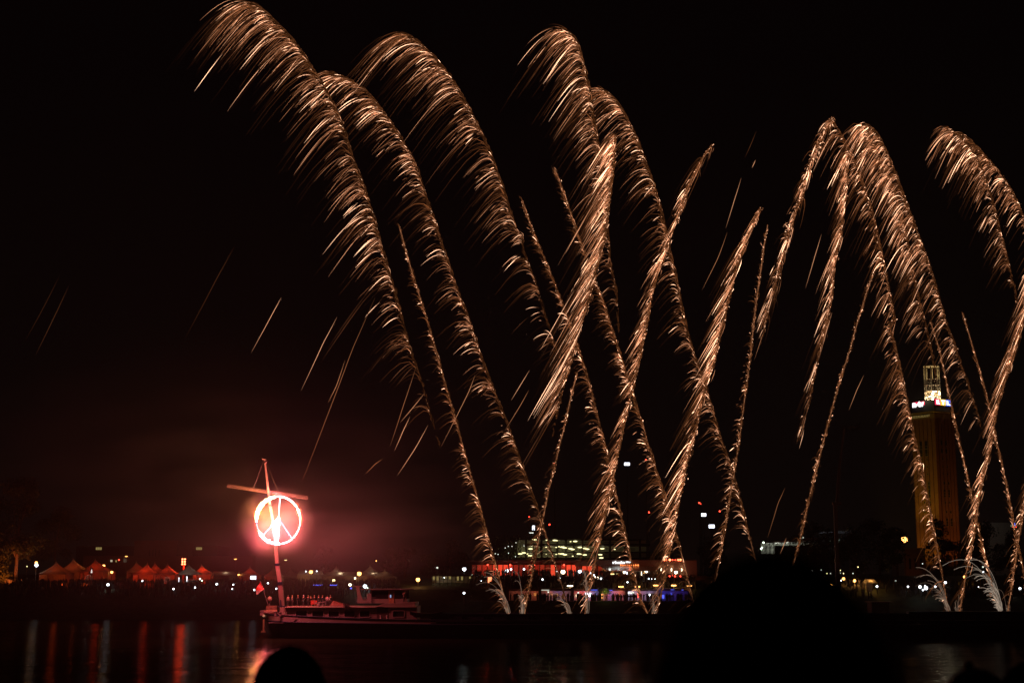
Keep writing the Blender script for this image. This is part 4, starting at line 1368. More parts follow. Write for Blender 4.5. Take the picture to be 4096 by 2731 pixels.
def lamp(name, px, py, D, kind, r, label, cat, group=None, power=0, lcol=None, flat=1.0, wide=1.0, post=True, hood=True):
    p = P(px, py, D)
    zg = gz(p.x, D)
    root = thing(name, (p.x, D, zg), label, cat, group)
    if post:
        MB().tube([(p.x, D + .05, zg), (p.x, D + .05, p.z - r * .5)], [.09, .06], 6).build('post', M_post, root)
    if hood:
        MB().lathe((p.x, D, p.z + r * flat * .75), [(r * wide * .9, 0), (r * wide * .55, r * .3), (.04, r * .45)], 10).build('hood', M_post, root)
    MB().ball(p, r, 10, 7, flat, wide, 1).build('globe', E[kind], root, smooth=True)
    if power:
        plight('lamp_light', (p.x, D - r - .15, p.z), lcol or (1, 1, 1), power * .42, max(r, .3), root)
    return root


LAMPS = [
    # tents side, street lamps
    (145, 2249, 364, 'orange', .34, 'orange lamp directly above the big white one at the far left', 'street lamp', 420, (1, .4, .1)),
    (146, 2259, 362, 'white', .44, 'big white lamp at the far left, between the tree and the first tent', 'street lamp', 22, (.8, .9, 1)),
    (108, 2264, 372, 'yellow', .13, 'tiny yellow lamp between the lit tree trunk and the big white lamp', 'street lamp', 0, None),
    (476, 2238, 380, 'red', .20, 'small red lamp right of the yellowish windows, over the tents', 'lamp', 0, None),
    (415, 2262, 372, 'orange', .36, 'orange lamp beside the peak of the third tent', 'street lamp', 900, (1, .4, .1)),
    (447, 2287, 366, 'orange', .34, 'starry orange lamp at the right eave of the third tent', 'lamp', 0, None),
    (505, 2224, 384, 'orange', .24, 'flat orange lamp head above the dark kiosk window', 'street lamp', 0, None),
    (942, 2235, 378, 'orange', .24, 'flat orange lamp head on a tall post, left of the crane', 'street lamp', 0, None),
    (1143, 2239, 378, 'yellow', .24, 'flat yellow lamp head on a tall post, just right of the crane', 'street lamp', 0, None),
    (955, 2298, 364, 'orange', .26, 'orange lamp low between the palm and the tent by the crane', 'lamp', 300, (1, .4, .1)),
    (1244, 2286, 364, 'orange', .46, 'bright orange globe lamp with two small white lights beside it', 'street lamp', 700, (1, .5, .2)),
    (1224, 2284, 366, 'white', .17, 'small white lamp left of the bright orange globe', 'lamp', 0, None),
    (1267, 2283, 366, 'white', .17, 'small white lamp right of the bright orange globe', 'lamp', 0, None),
    (1437, 2293, 362, 'orange', .55, 'brightest orange globe lamp, standing over the wheelhouse', 'street lamp', 900, (1, .5, .2)),
    (1672, 2317, 358, 'orange', .50, 'orange globe lamp alone right of the wheelhouse', 'street lamp', 500, (1, .45, .15)),
    (1505, 2242, 390, 'orange', .14, 'faint orange lamp head high above the wheelhouse', 'street lamp', 0, None),
    (1749, 2269, 370, 'dimw', .24, 'small white lamp above the lit shelter, left of the starry one', 'street lamp', 0, None),
    (1857, 2275, 366, 'white', .46, 'starry white lamp above the lit shelter', 'street lamp', 300, (.9, 1, .9)),
    (1888, 2300, 362, 'green', .20, 'small greenish lamp at the right end of the lit shelter', 'lamp', 0, None),
    (1856, 2370, 340, 'white', .27, 'single white light low on the dark bank, left of the first thin comet', 'lamp', 0, None),
    (1335, 2320, 358, 'yellow', .36, 'tall yellow light blob between the blue strips', 'lamp', 300, (1, .8, .4)),
    (1400, 2337, 350, 'warm', .34, 'warm white light left of the starry white one near the wheelhouse', 'lamp', 0, None),
    (1460, 2343, 349, 'white', .46, 'starry white lamp just above the wheelhouse', 'lamp', 200, (.85, .95, 1)),
    (1404, 2351, 346, 'blue', .22, 'small blue light over the slanted white mast leg', 'lamp', 0, None),
    (1470, 2350, 346, 'green', .15, 'small greenish light touching the starry lamp above the wheelhouse', 'lamp', 0, None),
    # right bank
    (3323, 2339, 352, 'orange', .40, 'orange lamp left of the dark crane mast', 'street lamp', 500, (1, .4, .1)),
    (3374, 2313, 362, 'orange', .38, 'orange lamp just right of the dark crane mast', 'street lamp', 500, (1, .4, .1)),
    (3418, 2321, 362, 'orange', .38, 'orange lamp above the small orange-lit tent', 'street lamp', 900, (1, .4, .1)),
    (3618, 2156, 420, 'orange', .95, 'brightest starry orange lamp, high left of the brick tower', 'floodlight', 0, None),
    (3859, 2306, 364, 'orange', .38, 'orange lamp in front of the right-leaning tail beside the tower foot', 'street lamp', 300, (1, .4, .1)),
    (3781, 2328, 358, 'white', .32, 'white lamp right of the tower foot', 'lamp', 0, None),
    (3583, 2322, 360, 'dimw', .16, 'thin whitish lamp on a short post between the tent and the tower', 'street lamp', 0, None),
    (3364, 2320, 358, 'white', .22, 'small white lamp on a bright post at the dark crane mast', 'street lamp', 0, None),
    (3932, 2266, 384, 'dimw', .22, 'small pale light among the trees right of the tower', 'lamp', 0, None),
    (3933, 2286, 380, 'white', .2, 'small white light lower among the trees right of the tower', 'lamp', 0, None),
]
for px, py, D, k_, r_, lb, ct, pw, lc in LAMPS:
    flat_ = .35 if 'flat' in lb else 1.0
    lamp('street_lamp' if ct == 'street lamp' else ct.replace(' ', '_'), px, py, D, k_, r_, lb, ct, None, pw, lc, flat_, 1.6 if flat_ < 1 else 1.0, hood=r_ > .2)
glb = [(2027, 2281), (2319, 2284), (2496, 2286), (2585, 2283), (2704, 2288)]
for i, (px, py) in enumerate(glb):
    lamp('globe_lamp', px, py, 373, 'warm' if i > 1 else 'white', .42, 'warm white globe lamp on the restaurant terrace, ' + nth(i, len(glb)), 'globe lamp', 'globe lamps on the restaurant terrace', 45, (1, .85, .7))
lamp('globe_lamp', 2252, 2286, 371, 'warm', .55, 'big double globe lamp with a red glow beneath, on the terrace', 'globe lamp', None, 90, (1, .7, .5))
for i, px in enumerate((2678, 2700, 2722)):
    lamp('red_lamp', px, 2303, 369, 'red', .22, 'small red lamp in the row beside the red pillar, ' + nth(i, 3), 'red lamp', 'row of red lamps beside the red pillar', 0)
flm = [(2380, 2308), (2391, 2311)]
for i, (px, py) in enumerate(flm):
    lamp('torch', px, py, 368, 'warm', .2, ('left' if i == 0 else 'right') + ' one of two small torches on the slope below the sign', 'torch', 'two torches on the slope', 0, flat=1.8, hood=False)
bars = [(2280, 2342), (2484, 2345), (2550, 2345), (2623, 2340), (2695, 2340), (2758, 2342)]
for i, (px, py) in enumerate(bars):
    D = 356.5
    p = P(px, py, D)
    rt = thing('bar_light', (p.x, D, gz(p.x, D)), 'long glowing bar lamp over the lower pavilions, ' + nth(i, len(bars)), 'bar lamp', 'bar lamps over the lower pavilions')
    MB().tube([(p.x, D + .1, gz(p.x, D)), (p.x, D + .1, p.z)], .06, 5).build('post', M_post, rt)
    w_ = .6 if i else .7
    MB().tube([(p.x - w_, D, p.z), (p.x + w_, D, p.z)], .13 if i < 5 else .07, 8).build('tube_lamp', E['warm'] if i == 0 else E['orange'], rt)
    plight('lamp_light', (p.x, D - .5, p.z - .1), (1, .55, .2), 160, .3, rt)
# lights held in the crowd and stuck in the bank
tl = [(432, 2337, .34), (570, 2322, .2), (694, 2354, .22), (780, 2348, .2), (800, 2314, .22), (808, 2321, .18), (867, 2335, .27), (929, 2354, .16), (933, 2337, .19), (1017, 2358, .2), (1072, 2331, .2), (1105, 2353, .2), (1428, 2352, .15)]
for i, (px, py, r_) in enumerate(tl):
    D = 361 - (py - 2310) * .33
    p = P(px, py, D)
    zg = gz(p.x, D)
    rt = thing('hand_torch', (p.x, D, zg), 'small white torch light held up in the crowd before the tents, ' + nth(i, len(tl)), 'torch', 'white torches in the crowd before the tents')
    MB().tube([(p.x, D, zg), (p.x, D, p.z)], .035, 5).build('stick', M_post, rt)
    MB().ball(p, r_, 8, 6).build('light', E['green' if i in (4, 5) else 'white'], rt)
    if i == 0:
        plight('lamp_light', (p.x, D - .4, p.z), (.75, .88, 1), 25, .35, rt)
tm = [(1776, 2309, .2), (1925, 2322, .12), (2096, 2275, .3), (2044, 2276, .28), (2170, 2316, .27), (2229, 2284, .18), (2240, 2311, .12), (2363, 2291, .2), (2376, 2299, .2), (2404, 2313, .27), (2510, 2327, .22), (2595, 2313, .2), (2607, 2314, .14), (2620, 2314, .14)]
tm.sort()
for i, (px, py, r_) in enumerate(tm):
    D = 371 - max(0, (py - 2285)) * .3
    p = P(px, py, D)
    zg = gz(p.x, D)
    rt = thing('hand_torch', (p.x, D, zg), 'small white light among the people on the terrace slope, ' + nth(i, len(tm)), 'torch', 'white lights among the people on the slope')
    MB().tube([(p.x, D, zg), (p.x, D, p.z)], .035, 5).build('stick', M_post, rt)
    MB().ball(p, r_ * .85, 8, 6).build('light', E['white'], rt)
tr_ = [(3508, 2344, .3), (3632, 2345, .26), (3680, 2346, .42), (3692, 2358, .27), (3704, 2350, .52), (3700, 2342, .2), (3741, 2345, .27), (4080, 2352, .34), (3914, 2346, .14)]
tr_.sort()
for i, (px, py, r_) in enumerate(tr_):
    D = 345
    p = P(px, py, D)
    zg = gz(p.x, D)
    rt = thing('hand_torch', (p.x, D, zg), 'white light on the dark bank below the brick tower, ' + nth(i, len(tr_)), 'torch', 'white lights on the bank below the tower')
    MB().tube([(p.x, D, zg - .2), (p.x, D, p.z)], .035, 5).build('stick', M_post, rt)
    MB().ball(p, r_ * .85, 8, 6).build('light', E['white'], rt)
tk = [(3235, 2280), (3248, 2281), (3285, 2278), (3308, 2292), (3322, 2292), (3262, 2325), (3244, 2322), (3361, 2280), (3361, 2291), (3374, 2292), (3412, 2292), (3432, 2266), (3690, 2253), (4025, 2331)]
tk.sort()
for i, (px, py) in enumerate(tk):
    lamp('street_lamp', px, py, 392, 'yellow' if i % 2 else 'dimw', .15, 'tiny pale light twinkling between the trees right of the head, ' + nth(i, len(tk)), 'street lamp', 'tiny lights between the right-hand trees', hood=False)
hs = [(2021, 2190), (2033, 2184), (2064, 2169), (2096, 2182), (2048, 2184), (1992, 2216), (1981, 2213), (2034, 2211), (2062, 2225)]
hs.sort()
for i, (px, py) in enumerate(hs):
    lamp('street_lamp', px, py, 440, 'dimw', .14, 'tiny pale light in the dark left of the parking garage, ' + nth(i, len(hs)), 'street lamp', 'tiny lights left of the garage', hood=False)

# masts with lights far behind
MM = [(2508, 1855, 'panel', (2.1, 1.1), 'white floodlight panel on a tall mast, highest of the three in the sky'),
      (2815, 2058, 'panel', (1.8, 1.15), 'white floodlight panel on a tall mast, left of the lower two'),
      (2847, 2104, 'panel', (2.2, 1.25), 'white floodlight panel on a tall mast, right of the lower two'),
      (2134, 2110, 'panel', (.8, 1.4), 'small white floodlight on a mast left over the parking garage')]
for px, py, k_, (w_, h_), lb in MM:
    D = 560 if px > 2200 else 470
    p = P(px, py, D)
    zg = gz(p.x, D)
    rt = thing('floodlight_mast', (p.x, D, zg), lb, 'floodlight mast')
    MB().tube([(p.x, D + .3, zg), (p.x, D + .3, p.z)], [.35, .12], 8).build('mast', M_post, rt)
    MB().box(p.x - w_ / 2 - .1, D + .05, p.z - h_ / 2 - .1, p.x + w_ / 2 + .1, D + .25, p.z + h_ / 2 + .1).build('housing', M_post, rt)
    MB().box(p.x - w_ / 2, D, p.z - h_ / 2, p.x + w_ / 2, D + .04, p.z + h_ / 2).build('light_panel', E[k_], rt)
RB = [(2117, 2066, .25), (2198, 2097, .36), (2218, 1853, .25), (2584, 1838, .32), (2596, 2048, .36), (2797, 2010, .36), (2803, 2014, .2), (2879, 2044, .36)]
for i, (px, py, r_) in enumerate(RB):
    D = 620
    p = P(px, py, D)
    zg = gz(p.x, D)
    rt = thing('warning_light_mast', (p.x, D, zg), 'red warning light on a thin dark mast in the night sky, ' + nth(i, len(RB)), 'warning light', 'red warning lights in the sky')
    MB().tube([(p.x, D + .1, zg), (p.x, D + .1, p.z)], [.3, .08], 6).build('mast', M_post, rt)
    MB().ball(p, r_, 8, 6).build('red_lamp', E['red'], rt)

# ------------------------------------------------------------------ tents
M_fab = mat('white_tent_fabric', (.36, .31, .26), .8, var=.08, vs=.8, transl=.35)
M_wall = mat('tent_wall_fabric', (.34, .29, .24), .8, var=.1, vs=.8, transl=.3)


def tent(px, py, pa, pb, pe, D, label, group=None, light=None, power=0, walls=True, lz=.0, rot=0.0, inside=False):
    pk = P(px, py, D)
    xa, xb = PX(pa, D), PX(pb, D)
    cx = (xa + xb) / 2
    hw = (xb - xa) / 2
    ze = PZ(pe, D)
    zg = gz(cx, D)
    root = thing('pagoda_tent', (cx, D, zg), label, 'tent', group)
    n = 14
    mb = MB()
    H = pk.z - ze
    rings = []
    for i in range(n + 1):
        t = i / n
        f = (1 - t) ** 1.75 * .97 + .03 * (1 - t)      # concave sweep to the point
        z = ze + H * t
        hwt = max(hw * f, .05)
        per = []
        m_ = 6
        for s_ in range(4):
            a0 = R(45 + 90 * s_) + rot
            a1 = R(45 + 90 * (s_ + 1)) + rot
            for k in range(m_):
                q = k / m_
                x = math.cos(a0) * (1 - q) + math.cos(a1) * q
                y = math.sin(a0) * (1 - q) + math.sin(a1) * q
                sag = 1 - .06 * math.sin(math.pi * q) * (1 - t)
                per.append((cx + (pk.x - cx) * t + x * hwt * 1.414 * sag, D + y * hwt * 1.414 * sag, z))
        rings.append(per)
    m_ = len(rings[0])
    vs = [q for rg in rings for q in rg]
    fs = []
    for i in range(n):
        for k in range(m_):
            fs.append((i * m_ + k, i * m_ + (k + 1) % m_, (i + 1) * m_ + (k + 1) % m_, (i + 1) * m_ + k))
    mb.add(vs, fs)
    mb.tube([(pk.x, D, pk.z - .3), (pk.x, D, pk.z + .12)], [.08, .03], 6)
    mb.build('roof', M_fab, root, smooth=True)
    vl = MB()
    for k in range(m_):
        a_, b_ = rings[0][k], rings[0][(k + 1) % m_]
        vl.add([a_, b_, (b_[0], b_[1], b_[2] - .32), (a_[0], a_[1], a_[2] - .32)], [(0, 1, 2, 3)])
    vl.build('valance', M_wall, root)
    cs = [(cx + math.cos(R(45 + 90 * s_) + rot) * hw * 1.38, D + math.sin(R(45 + 90 * s_) + rot) * hw * 1.38) for s_ in range(4)]
    for x, y in cs:
        MB().tube([(x, y, zg - .3), (x, y, ze)], .06, 6).build('leg', M_post, root)
    if walls:
        for a_, b_ in ((0, 1), (1, 2), (3, 0)):
            (x0_, y0_), (x1_, y1_) = cs[a_], cs[b_]
            wm = MB()
            for k in range(17):
                q = k / 16
                off = .06 * math.sin(q * 40)
                wm.v += [(x0_ + (x1_ - x0_) * q + off, y0_ + (y1_ - y0_) * q + off, zg - .3), (x0_ + (x1_ - x0_) * q, y0_ + (y1_ - y0_) * q, ze - .1)]
            wm.f = [(2 * k, 2 * k + 2, 2 * k + 3, 2 * k + 1) for k in range(16)]
            wm.build('side_wall', M_wall, root)
    if light:
        plight('tent_light', (cx + lz, D - hw * .2, zg + 1.9), light, power * .62, .4, root)
    return root


RED = (1, .04, .007)
OR_ = (1, .10, .015)
TG = 'pagoda tents along the far bank'
tent(225, 2241, 172, 281, 2292, 364, 'red-lit pagoda tent with a pale front valance, leftmost of all tents', TG, OR_, 240)
tent(292, 2229, 245, 352, 2284, 371, 'orange-red pagoda tent second from the left, tallest of the first three', TG, OR_, 240)
tent(380, 2232, 335, 448, 2284, 369, 'red pagoda tent third from the left, beside an orange lamp', TG, RED, 420)
tent(544, 2242, 515, 588, 2284, 378, 'dark red pagoda tent with only its peak showing, left of the bright pair', TG, RED, 60)
tent(590, 2248, 542, 626, 2294, 365, 'bright red pagoda tent just left of the middle gap', TG, RED, 520)
tent(619, 2246, 592, 655, 2286, 380, 'dark pagoda tent showing its peak behind the bright red one', TG, RED, 90)
tent(671, 2250, 632, 710, 2294, 367, 'plain red pagoda tent left of the red floodlight cluster', TG, RED, 240)
tent(753, 2251, 719, 797, 2293, 359, 'open-sided pagoda tent with a white-lit counter under the red floodlights', TG, (1, .8, .7), 120, walls=False)
tent(805, 2254, 779, 852, 2294, 369, 'bright orange pagoda tent right of the open-sided one', TG, RED, 480)
tent(1000, 2262, 960, 1040, 2300, 366, 'dark red pagoda tent with one glowing edge, left of the crane boom', TG, RED, 150)
tent(1093, 2264, 1062, 1130, 2302, 363, 'pagoda tent with a glowing left edge directly behind the crane boom', TG, RED, 260, lz=-2.0)
tent(1160, 2270, 1130, 1205, 2304, 372, 'unlit pagoda tent right of the crane boom', TG)
tent(1345, 2262, 1290, 1400, 2304, 372, 'dim pagoda tent behind the yellow light blob', TG, (1, .7, .4), 10)
tent(1480, 2257, 1425, 1545, 2302, 370, 'large dim pagoda tent right of the brightest orange globe', TG, (1, .7, .4), 16)
tent(1537, 2275, 1500, 1585, 2306, 366, 'dim pagoda tent with a pale wall, rightmost of the dim tents', TG, (1, .6, .3), 12)
# long low marquees
for pa, pb, pt, D, lb, pw in ((1195, 1290, 2296, 368, 'long low marquee with cream-lit walls beside the orange globe', 60), (1300, 1425, 2302, 370, 'long low marquee with open lit bays under the dim tents', 90), (1430, 1560, 2302, 368, 'long low marquee with pale walls left of the bank trees', 50),
                              (850, 960, 2300, 372, 'long low marquee behind the crowd left of the crane', 30), (3455, 3500, 2331, 352, 'small orange-lit tent right of the dark crane mast', 200)):
    xa, xb = PX(pa, D), PX(pb, D)
    zg, zt = gz((xa + xb) / 2, D), PZ(pt, D)
    rt = thing('marquee', ((xa + xb) / 2, D, zg), lb, 'marquee')
    mb = MB().add([(xa, D - 2.5, zt), (xb, D - 2.5, zt), (xb, D + 2.5, zt), (xa, D + 2.5, zt), (xa + .3, D, zt + 1.0), (xb - .3, D, zt + 1.0)], [(0, 1, 5, 4), (2, 3, 4, 5), (0, 4, 3), (1, 2, 5)])
    mb.build('roof', M_fab, rt)
    n = max(2, int((xb - xa) / 2.2))
    for k in range(n):
        a_, b_ = xa + (xb - xa) * k / n, xa + (xb - xa) * (k + 1) / n
        if k % 3 != 1:
            MB().box(a_, D - 2.45, zg - .2, b_ - .05, D - 2.38, zt).build('wall_panel', M_wall, rt)
    MB().box(xa, D + 2.3, zg - .2, xb, D + 2.38, zt).build('back_wall', M_wall, rt)
    plight('tent_light', ((xa + xb) / 2, D - 1, zg + 2), (1, .5, .12) if pa > 3000 else (1, .78, .5), pw, .3, rt)
    if pa < 3000:
        plight('tent_light', ((xa + xb) / 2 + 1, D - 4.5, zg + 2.6), (1, .75, .45), pw * .25, .3, rt)

# red floodlight cluster
D = 372
pc = P(735, 2245, D)
rt = thing('floodlight_tower', (pc.x, D, gz(pc.x, D)), 'pole with a cluster of six bright red floodlights above the tents', 'floodlight')
MB().tube([(pc.x, D + .3, gz(pc.x, D)), (pc.x, D + .3, pc.z)], [.28, .18], 8).build('pole', mat('red_pole', (.3, .1, .06), .6), rt)
for dx in (-.32, .32):
    for dz in (-.62, 0, .62):
        hb = MB().lathe((pc.x + dx, D + .1, pc.z + dz), [(.2, -.15), (.26, 0), (.2, .15)], 8).build('floodlight', M_post, rt)
        MB().ball((pc.x + dx, D - .12, pc.z + dz), .24, 8, 6).build('lens', emat('hot_red', (1, .16, .06), 9), hb)
plight('lamp_light', (pc.x, D - 1, pc.z), (1, .05, .015), 2200, .5, rt)
for px in (345, 570, 650, 790):
    pass
# uplights washing the tent roofs from the bank side
for i, (px, D, pw) in enumerate(((250, 352, 260), (340, 352, 260), (480, 352, 130), (585, 352, 420), (660, 354, 160), (815, 354, 420), (1070, 352, 120))):
    p = P(px, 2306, D)
    zg = gz(p.x, D)
    rt = thing('stage_uplight', (p.x, D, zg), 'small red stage light on a stand facing the tents, ' + nth(i, 7), 'stage light', 'red stage lights facing the tents')
    MB().tube([(p.x, D, zg), (p.x, D, zg + .9)], .04, 5).build('stand', M_post, rt)
    MB().lathe((p.x, D, zg + .9), [(.1, 0), (.16, .12), (.16, .3), (.1, .34)], 8).build('housing', M_black, rt)
    plight('lamp_light', (p.x, D, zg + 1.5), RED if px > 360 else OR_, pw * .6, .2, rt, spot=((p.x, 366, zg + 4), R(100)))
# heater umbrellas and white frames before the tents
for px, py, lb in ((367, 2272, 'white patio umbrella glowing beside the third tent'),):
    D = 358
    p = P(px, py, D)
    zg = gz(p.x, D)
    rt = thing('patio_umbrella', (p.x, D, zg), lb, 'umbrella')
    MB().tube([(p.x, D, zg), (p.x, D, p.z)], .05, 6).build('pole', M_post, rt)
    MB().lathe((p.x, D, p.z - .1), [(.62, 0), (.4, .12), (.03, .22)], 10).build('canopy', M_fab, rt)
    MB().lathe((p.x, D, p.z - 1.1), [(.22, 0), (.18, .3), (.05, .9)], 8).build('light_cone', emat('cone', (1, .9, .8), .9), rt)
for px0, px1, py0, py1, D, lb in ((656, 678, 2309, 2334, 356, 'white-framed curtain booth before the plain red tent'), (341, 364, 2301, 2315, 356, 'small white-framed booth before the third tent')):
    a, b = P(px0, py1, D), P(px1, py0, D)
    rt = thing('curtain_booth', ((a.x + b.x) / 2, D, a.z), lb, 'booth')
    f_ = MB()
    for yy_ in (D, D + 1.2):
        f_.box(a.x, yy_, a.z - .3, a.x + .1, yy_ + .1, b.z)
        f_.box(b.x - .1, yy_, a.z - .3, b.x, yy_ + .1, b.z)
        f_.box(a.x, yy_, b.z, b.x, yy_ + .1, b.z + .12)
    f_.build('frame', M_wall, rt)
    MB().box(a.x + .1, D + 1.15, a.z - .3, a.x + .45, D + 1.2, b.z).build('curtain', M_wall, rt)
    plight('booth_light', ((a.x + b.x) / 2, D - .8, b.z - .2), (1, .75, .7), 14, .2, rt)
# white lit counter in the open tent
a, b = P(742, 2338, 357), P(786, 2326, 357)
rt = thing('bar_counter', ((a.x + b.x) / 2, 357, a.z), 'grey-white counter under the open-sided tent', 'counter')
MB().box(a.x, 356.4, a.z - .2, b.x, 357.2, b.z).build('front', M_wall, rt)
MB().box(a.x - .1, 356.3, b.z, b.x + .1, 357.3, b.z + .08).build('top', M_wall, rt)
for i, (px, py, h_) in enumerate(((748, 2304, 1.3), (716, 2308, 1.1))):
    p = P(px, py, 356)
    rt = thing('light_column', (p.x, 356, gz(p.x, 356)), ('bright' if i == 0 else 'thinner') + ' white glowing column at the open-sided tent', 'light column')
    MB().tube([(p.x, 356, gz(p.x, 356)), (p.x, 356, p.z - h_ / 2)], .05, 6).build('base', M_post, rt)
    MB().tube([(p.x, 356, p.z - h_), (p.x, 356, p.z)], [.05, .14 if i == 0 else .08], 8).build('tube_lamp', emat('column', (.9, .95, 1), 3), rt)
# lit display panel
D = 358
p = P(1013, 2309, D)
rt = thing('display_panel', (p.x, D, gz(p.x, D)), 'bright bluish white display panel among the crowd left of the crane', 'display')
MB().box(p.x - .75, D + .1, gz(p.x, D), p.x + .75, D + .25, p.z + .5).build('housing', M_black, rt)
for k in range(4):
    MB().box(p.x - .7 + k * .36, D, p.z - .42, p.x - .7 + k * .36 + .3, D + .08, p.z + .42).build('lit_pane', emat('display', (.85, .85, 1), 3.5), rt)
for i, (pa, pb) in enumerate(((1252, 1290), (1320, 1348))):
    a, b = P(pa, 2340, 352), P(pb, 2338, 352)
    rt = thing('blue_light_strip', ((a.x + b.x) / 2, 352, gz(a.x, 352)), ('left' if i == 0 else 'right') + ' strip of blue light in the crowd beside the yellow blob', 'light strip')
    MB().box(a.x, 352, gz(a.x, 352), b.x, 352.2, a.z - .08).build('plinth', M_black, rt)
    for k in range(7):
        xx = a.x + (b.x - a.x) * (k + .5) / 7
        MB().tube([(xx - .1, 351.95, a.z), (xx + .12, 351.95, a.z + (.05 if k % 2 else .2))], .07, 5).build('blue_lamp', E['blue'], rt)
# interior glow of the bar under the brightest globe
a, b = P(1415, 2324, 366), P(1450, 2308, 366)
rt = thing('bar_booth', ((a.x + b.x) / 2, 366, gz(a.x, 366)), 'brightly lit bar opening right under the brightest orange globe', 'booth')
MB().box(a.x, 366.6, gz(a.x, 366), b.x, 366.75, b.z + .3).build('back_wall', M_wall, rt)
for k, (q, c_) in enumerate(((.12, 'warm'), (.4, 'yellow'), (.7, 'warm'), (.9, 'red'))):
    xx = a.x + (b.x - a.x) * q
    MB().box(xx - .18, 366.3, a.z + .5, xx + .18, 366.5, b.z - .1 * k).build('lit_shelf', E[c_], rt)
# low lit shelter further right
D = 362
a, b = P(1727, 2324, D), P(1905, 2303, D)
rt = thing('lit_shelter', ((a.x + b.x) / 2, D, a.z), 'long low shelter with yellowish lit bays left of the restaurant', 'shelter')
MB().box(a.x - .5, D - 1, b.z, b.x + .5, D + 4, b.z + .35).build('roof', M_black, rt)
MB().box(a.x, D + 3, gz(0, 300) * 0 + a.z - 1.5, b.x, D + 3.2, b.z).build('back_wall', M_wall, rt)
rnd = random.Random(12)
for k in range(12):
    xx = a.x + (b.x - a.x) * k / 11
    MB().box(xx - .07, D - .9, a.z - 1.2, xx + .07, D - .76, b.z).build('pillar', M_black, rt)
for k in (0, 1, 3, 4, 6, 7, 9):
    xx = a.x + (b.x - a.x) * (k + .5) / 11
    h_ = rnd.uniform(.3, 1.1)
    MB().box(xx - .3, D + 1, b.z - h_ - .2, xx + .25 * rnd.random(), D + 1.1, b.z - .1).build('lit_pane', E['dimy'] if k % 2 else E['yellow'] if k == 7 else E['dimy'], rt)
for q, pw in ((.08, 30), (.28, 26), (.5, 14), (.75, 8)):
    plight('shelter_light', (a.x + (b.x - a.x) * q, D + 1, b.z - .5), (1, .9, .45), pw * .5, .2, rt)

# ------------------------------------------------------------------ restaurant on the terrace
D = 378.0
M_fac = mat('rendered_fascia', (.11, .07, .055), .8, var=.12, vs=.4)
M_dark = mat('dark_cladding', (.05, .045, .04), .8, var=.2, vs=.5)
Xr = lambda px: PX(px, D, 2270)
Zr = lambda py: PZ(py, D)
rest = thing('restaurant', (Xr(2330), D, 9.8), 'long low terrace restaurant with red-lit windows and a lit name sign', 'restaurant')
zf = 9.6
MB().box(Xr(1880), D + .2, zf, Xr(2790), D + 14, Zr(2256)).build('wall', M_dark, rest)
MB().box(Xr(1862), D - .6, Zr(2252), Xr(2300), D + 14, Zr(2240)).build('roof', M_dark, rest)
MB().box(Xr(2300), D - .6, Zr(2263), Xr(2640), D + 14, Zr(2240)).build('fascia', M_fac, rest)
MB().box(Xr(2640), D - 1.2, zf, Xr(2785), D + 14, Zr(2241)).build('corner_block', M_fac, rest)
MB().box(Xr(2290), D - .75, Zr(2240), Xr(2790), D + 14.2, Zr(2238)).build('roof_edge', M_dark, rest)
# window bays
rnd = random.Random(9)
bays = list(range(1888, 2400, 21))
for i, px in enumerate(bays):
    lum = .9 if 1955 < px < 2045 or 2195 < px < 2215 or 2250 < px < 2290 or 2320 < px < 2370 else rnd.choice([.10, .16, .25, .05])
    if 2020 < px < 2060 and i % 2:
        lum = .2
    nm_ = 'win_red_%d' % int(lum * 100)
    w_ = MB()
    w_.box(Xr(px), D - .02, zf + .2, Xr(px + 17), D + .1, Zr(2258))
    w_.build('window', mat(nm_, (.2, .03, .02), .3, em=(1, .075, .03), es=lum, var=.0), rest)
    MB().box(Xr(px + 17.5), D - .15, zf, Xr(px + 20), D + .15, Zr(2254)).build('mullion', M_dark, rest)
for px in (1951, 2041, 2137, 2256):
    pr = P(px, 2258, D - 1.4)
    lm = MB().ball(pr, .22, 8, 6).build('red_lamp', E['red'], rest)
    plight('lamp_light', (pr.x, D - 1.8, pr.z - .2), (1, .05, .02), 110, .2, rest)
for k in range(7):
    px = (2657, 2669, 2679, 2690, 2701, 2713, 2722)[k]
    p = P(px, 2240 - 2, D - 1.3)
    MB().ball(p, .2 if k in (3, 4) else .28, 8, 6).build('roof_lamp', E['red'] if k in (3, 4) else emat('hot_red', (1, .16, .06), 9), rest)
for px in (2645, 2686, 2727):
    p = P(px, 2277, D - 1.4)
    MB().box(p.x - .09, D - 1.45, p.z - .35, p.x + .09, D - 1.22, p.z + .35).build('wall_light', E['warm'], rest)
    plight('lamp_light', (p.x, D - 1.75, p.z + .7), (1, .6, .3), 26, .1, rest)
    plight('lamp_light', (p.x, D - 1.75, p.z - .7), (1, .6, .3), 18, .1, rest)
plight('lamp_light', (Xr(2700), D - 7, zf + 2.2), (1, .05, .015), 330, .4, rest)
plight('lamp_light', (Xr(2480), D - 9, Zr(2262)), (1, .09, .04), 150, .3, rest)
plight('lamp_light', (Xr(2350), D - 7, Zr(2262)), (1, .09, .04), 60, .3, rest)
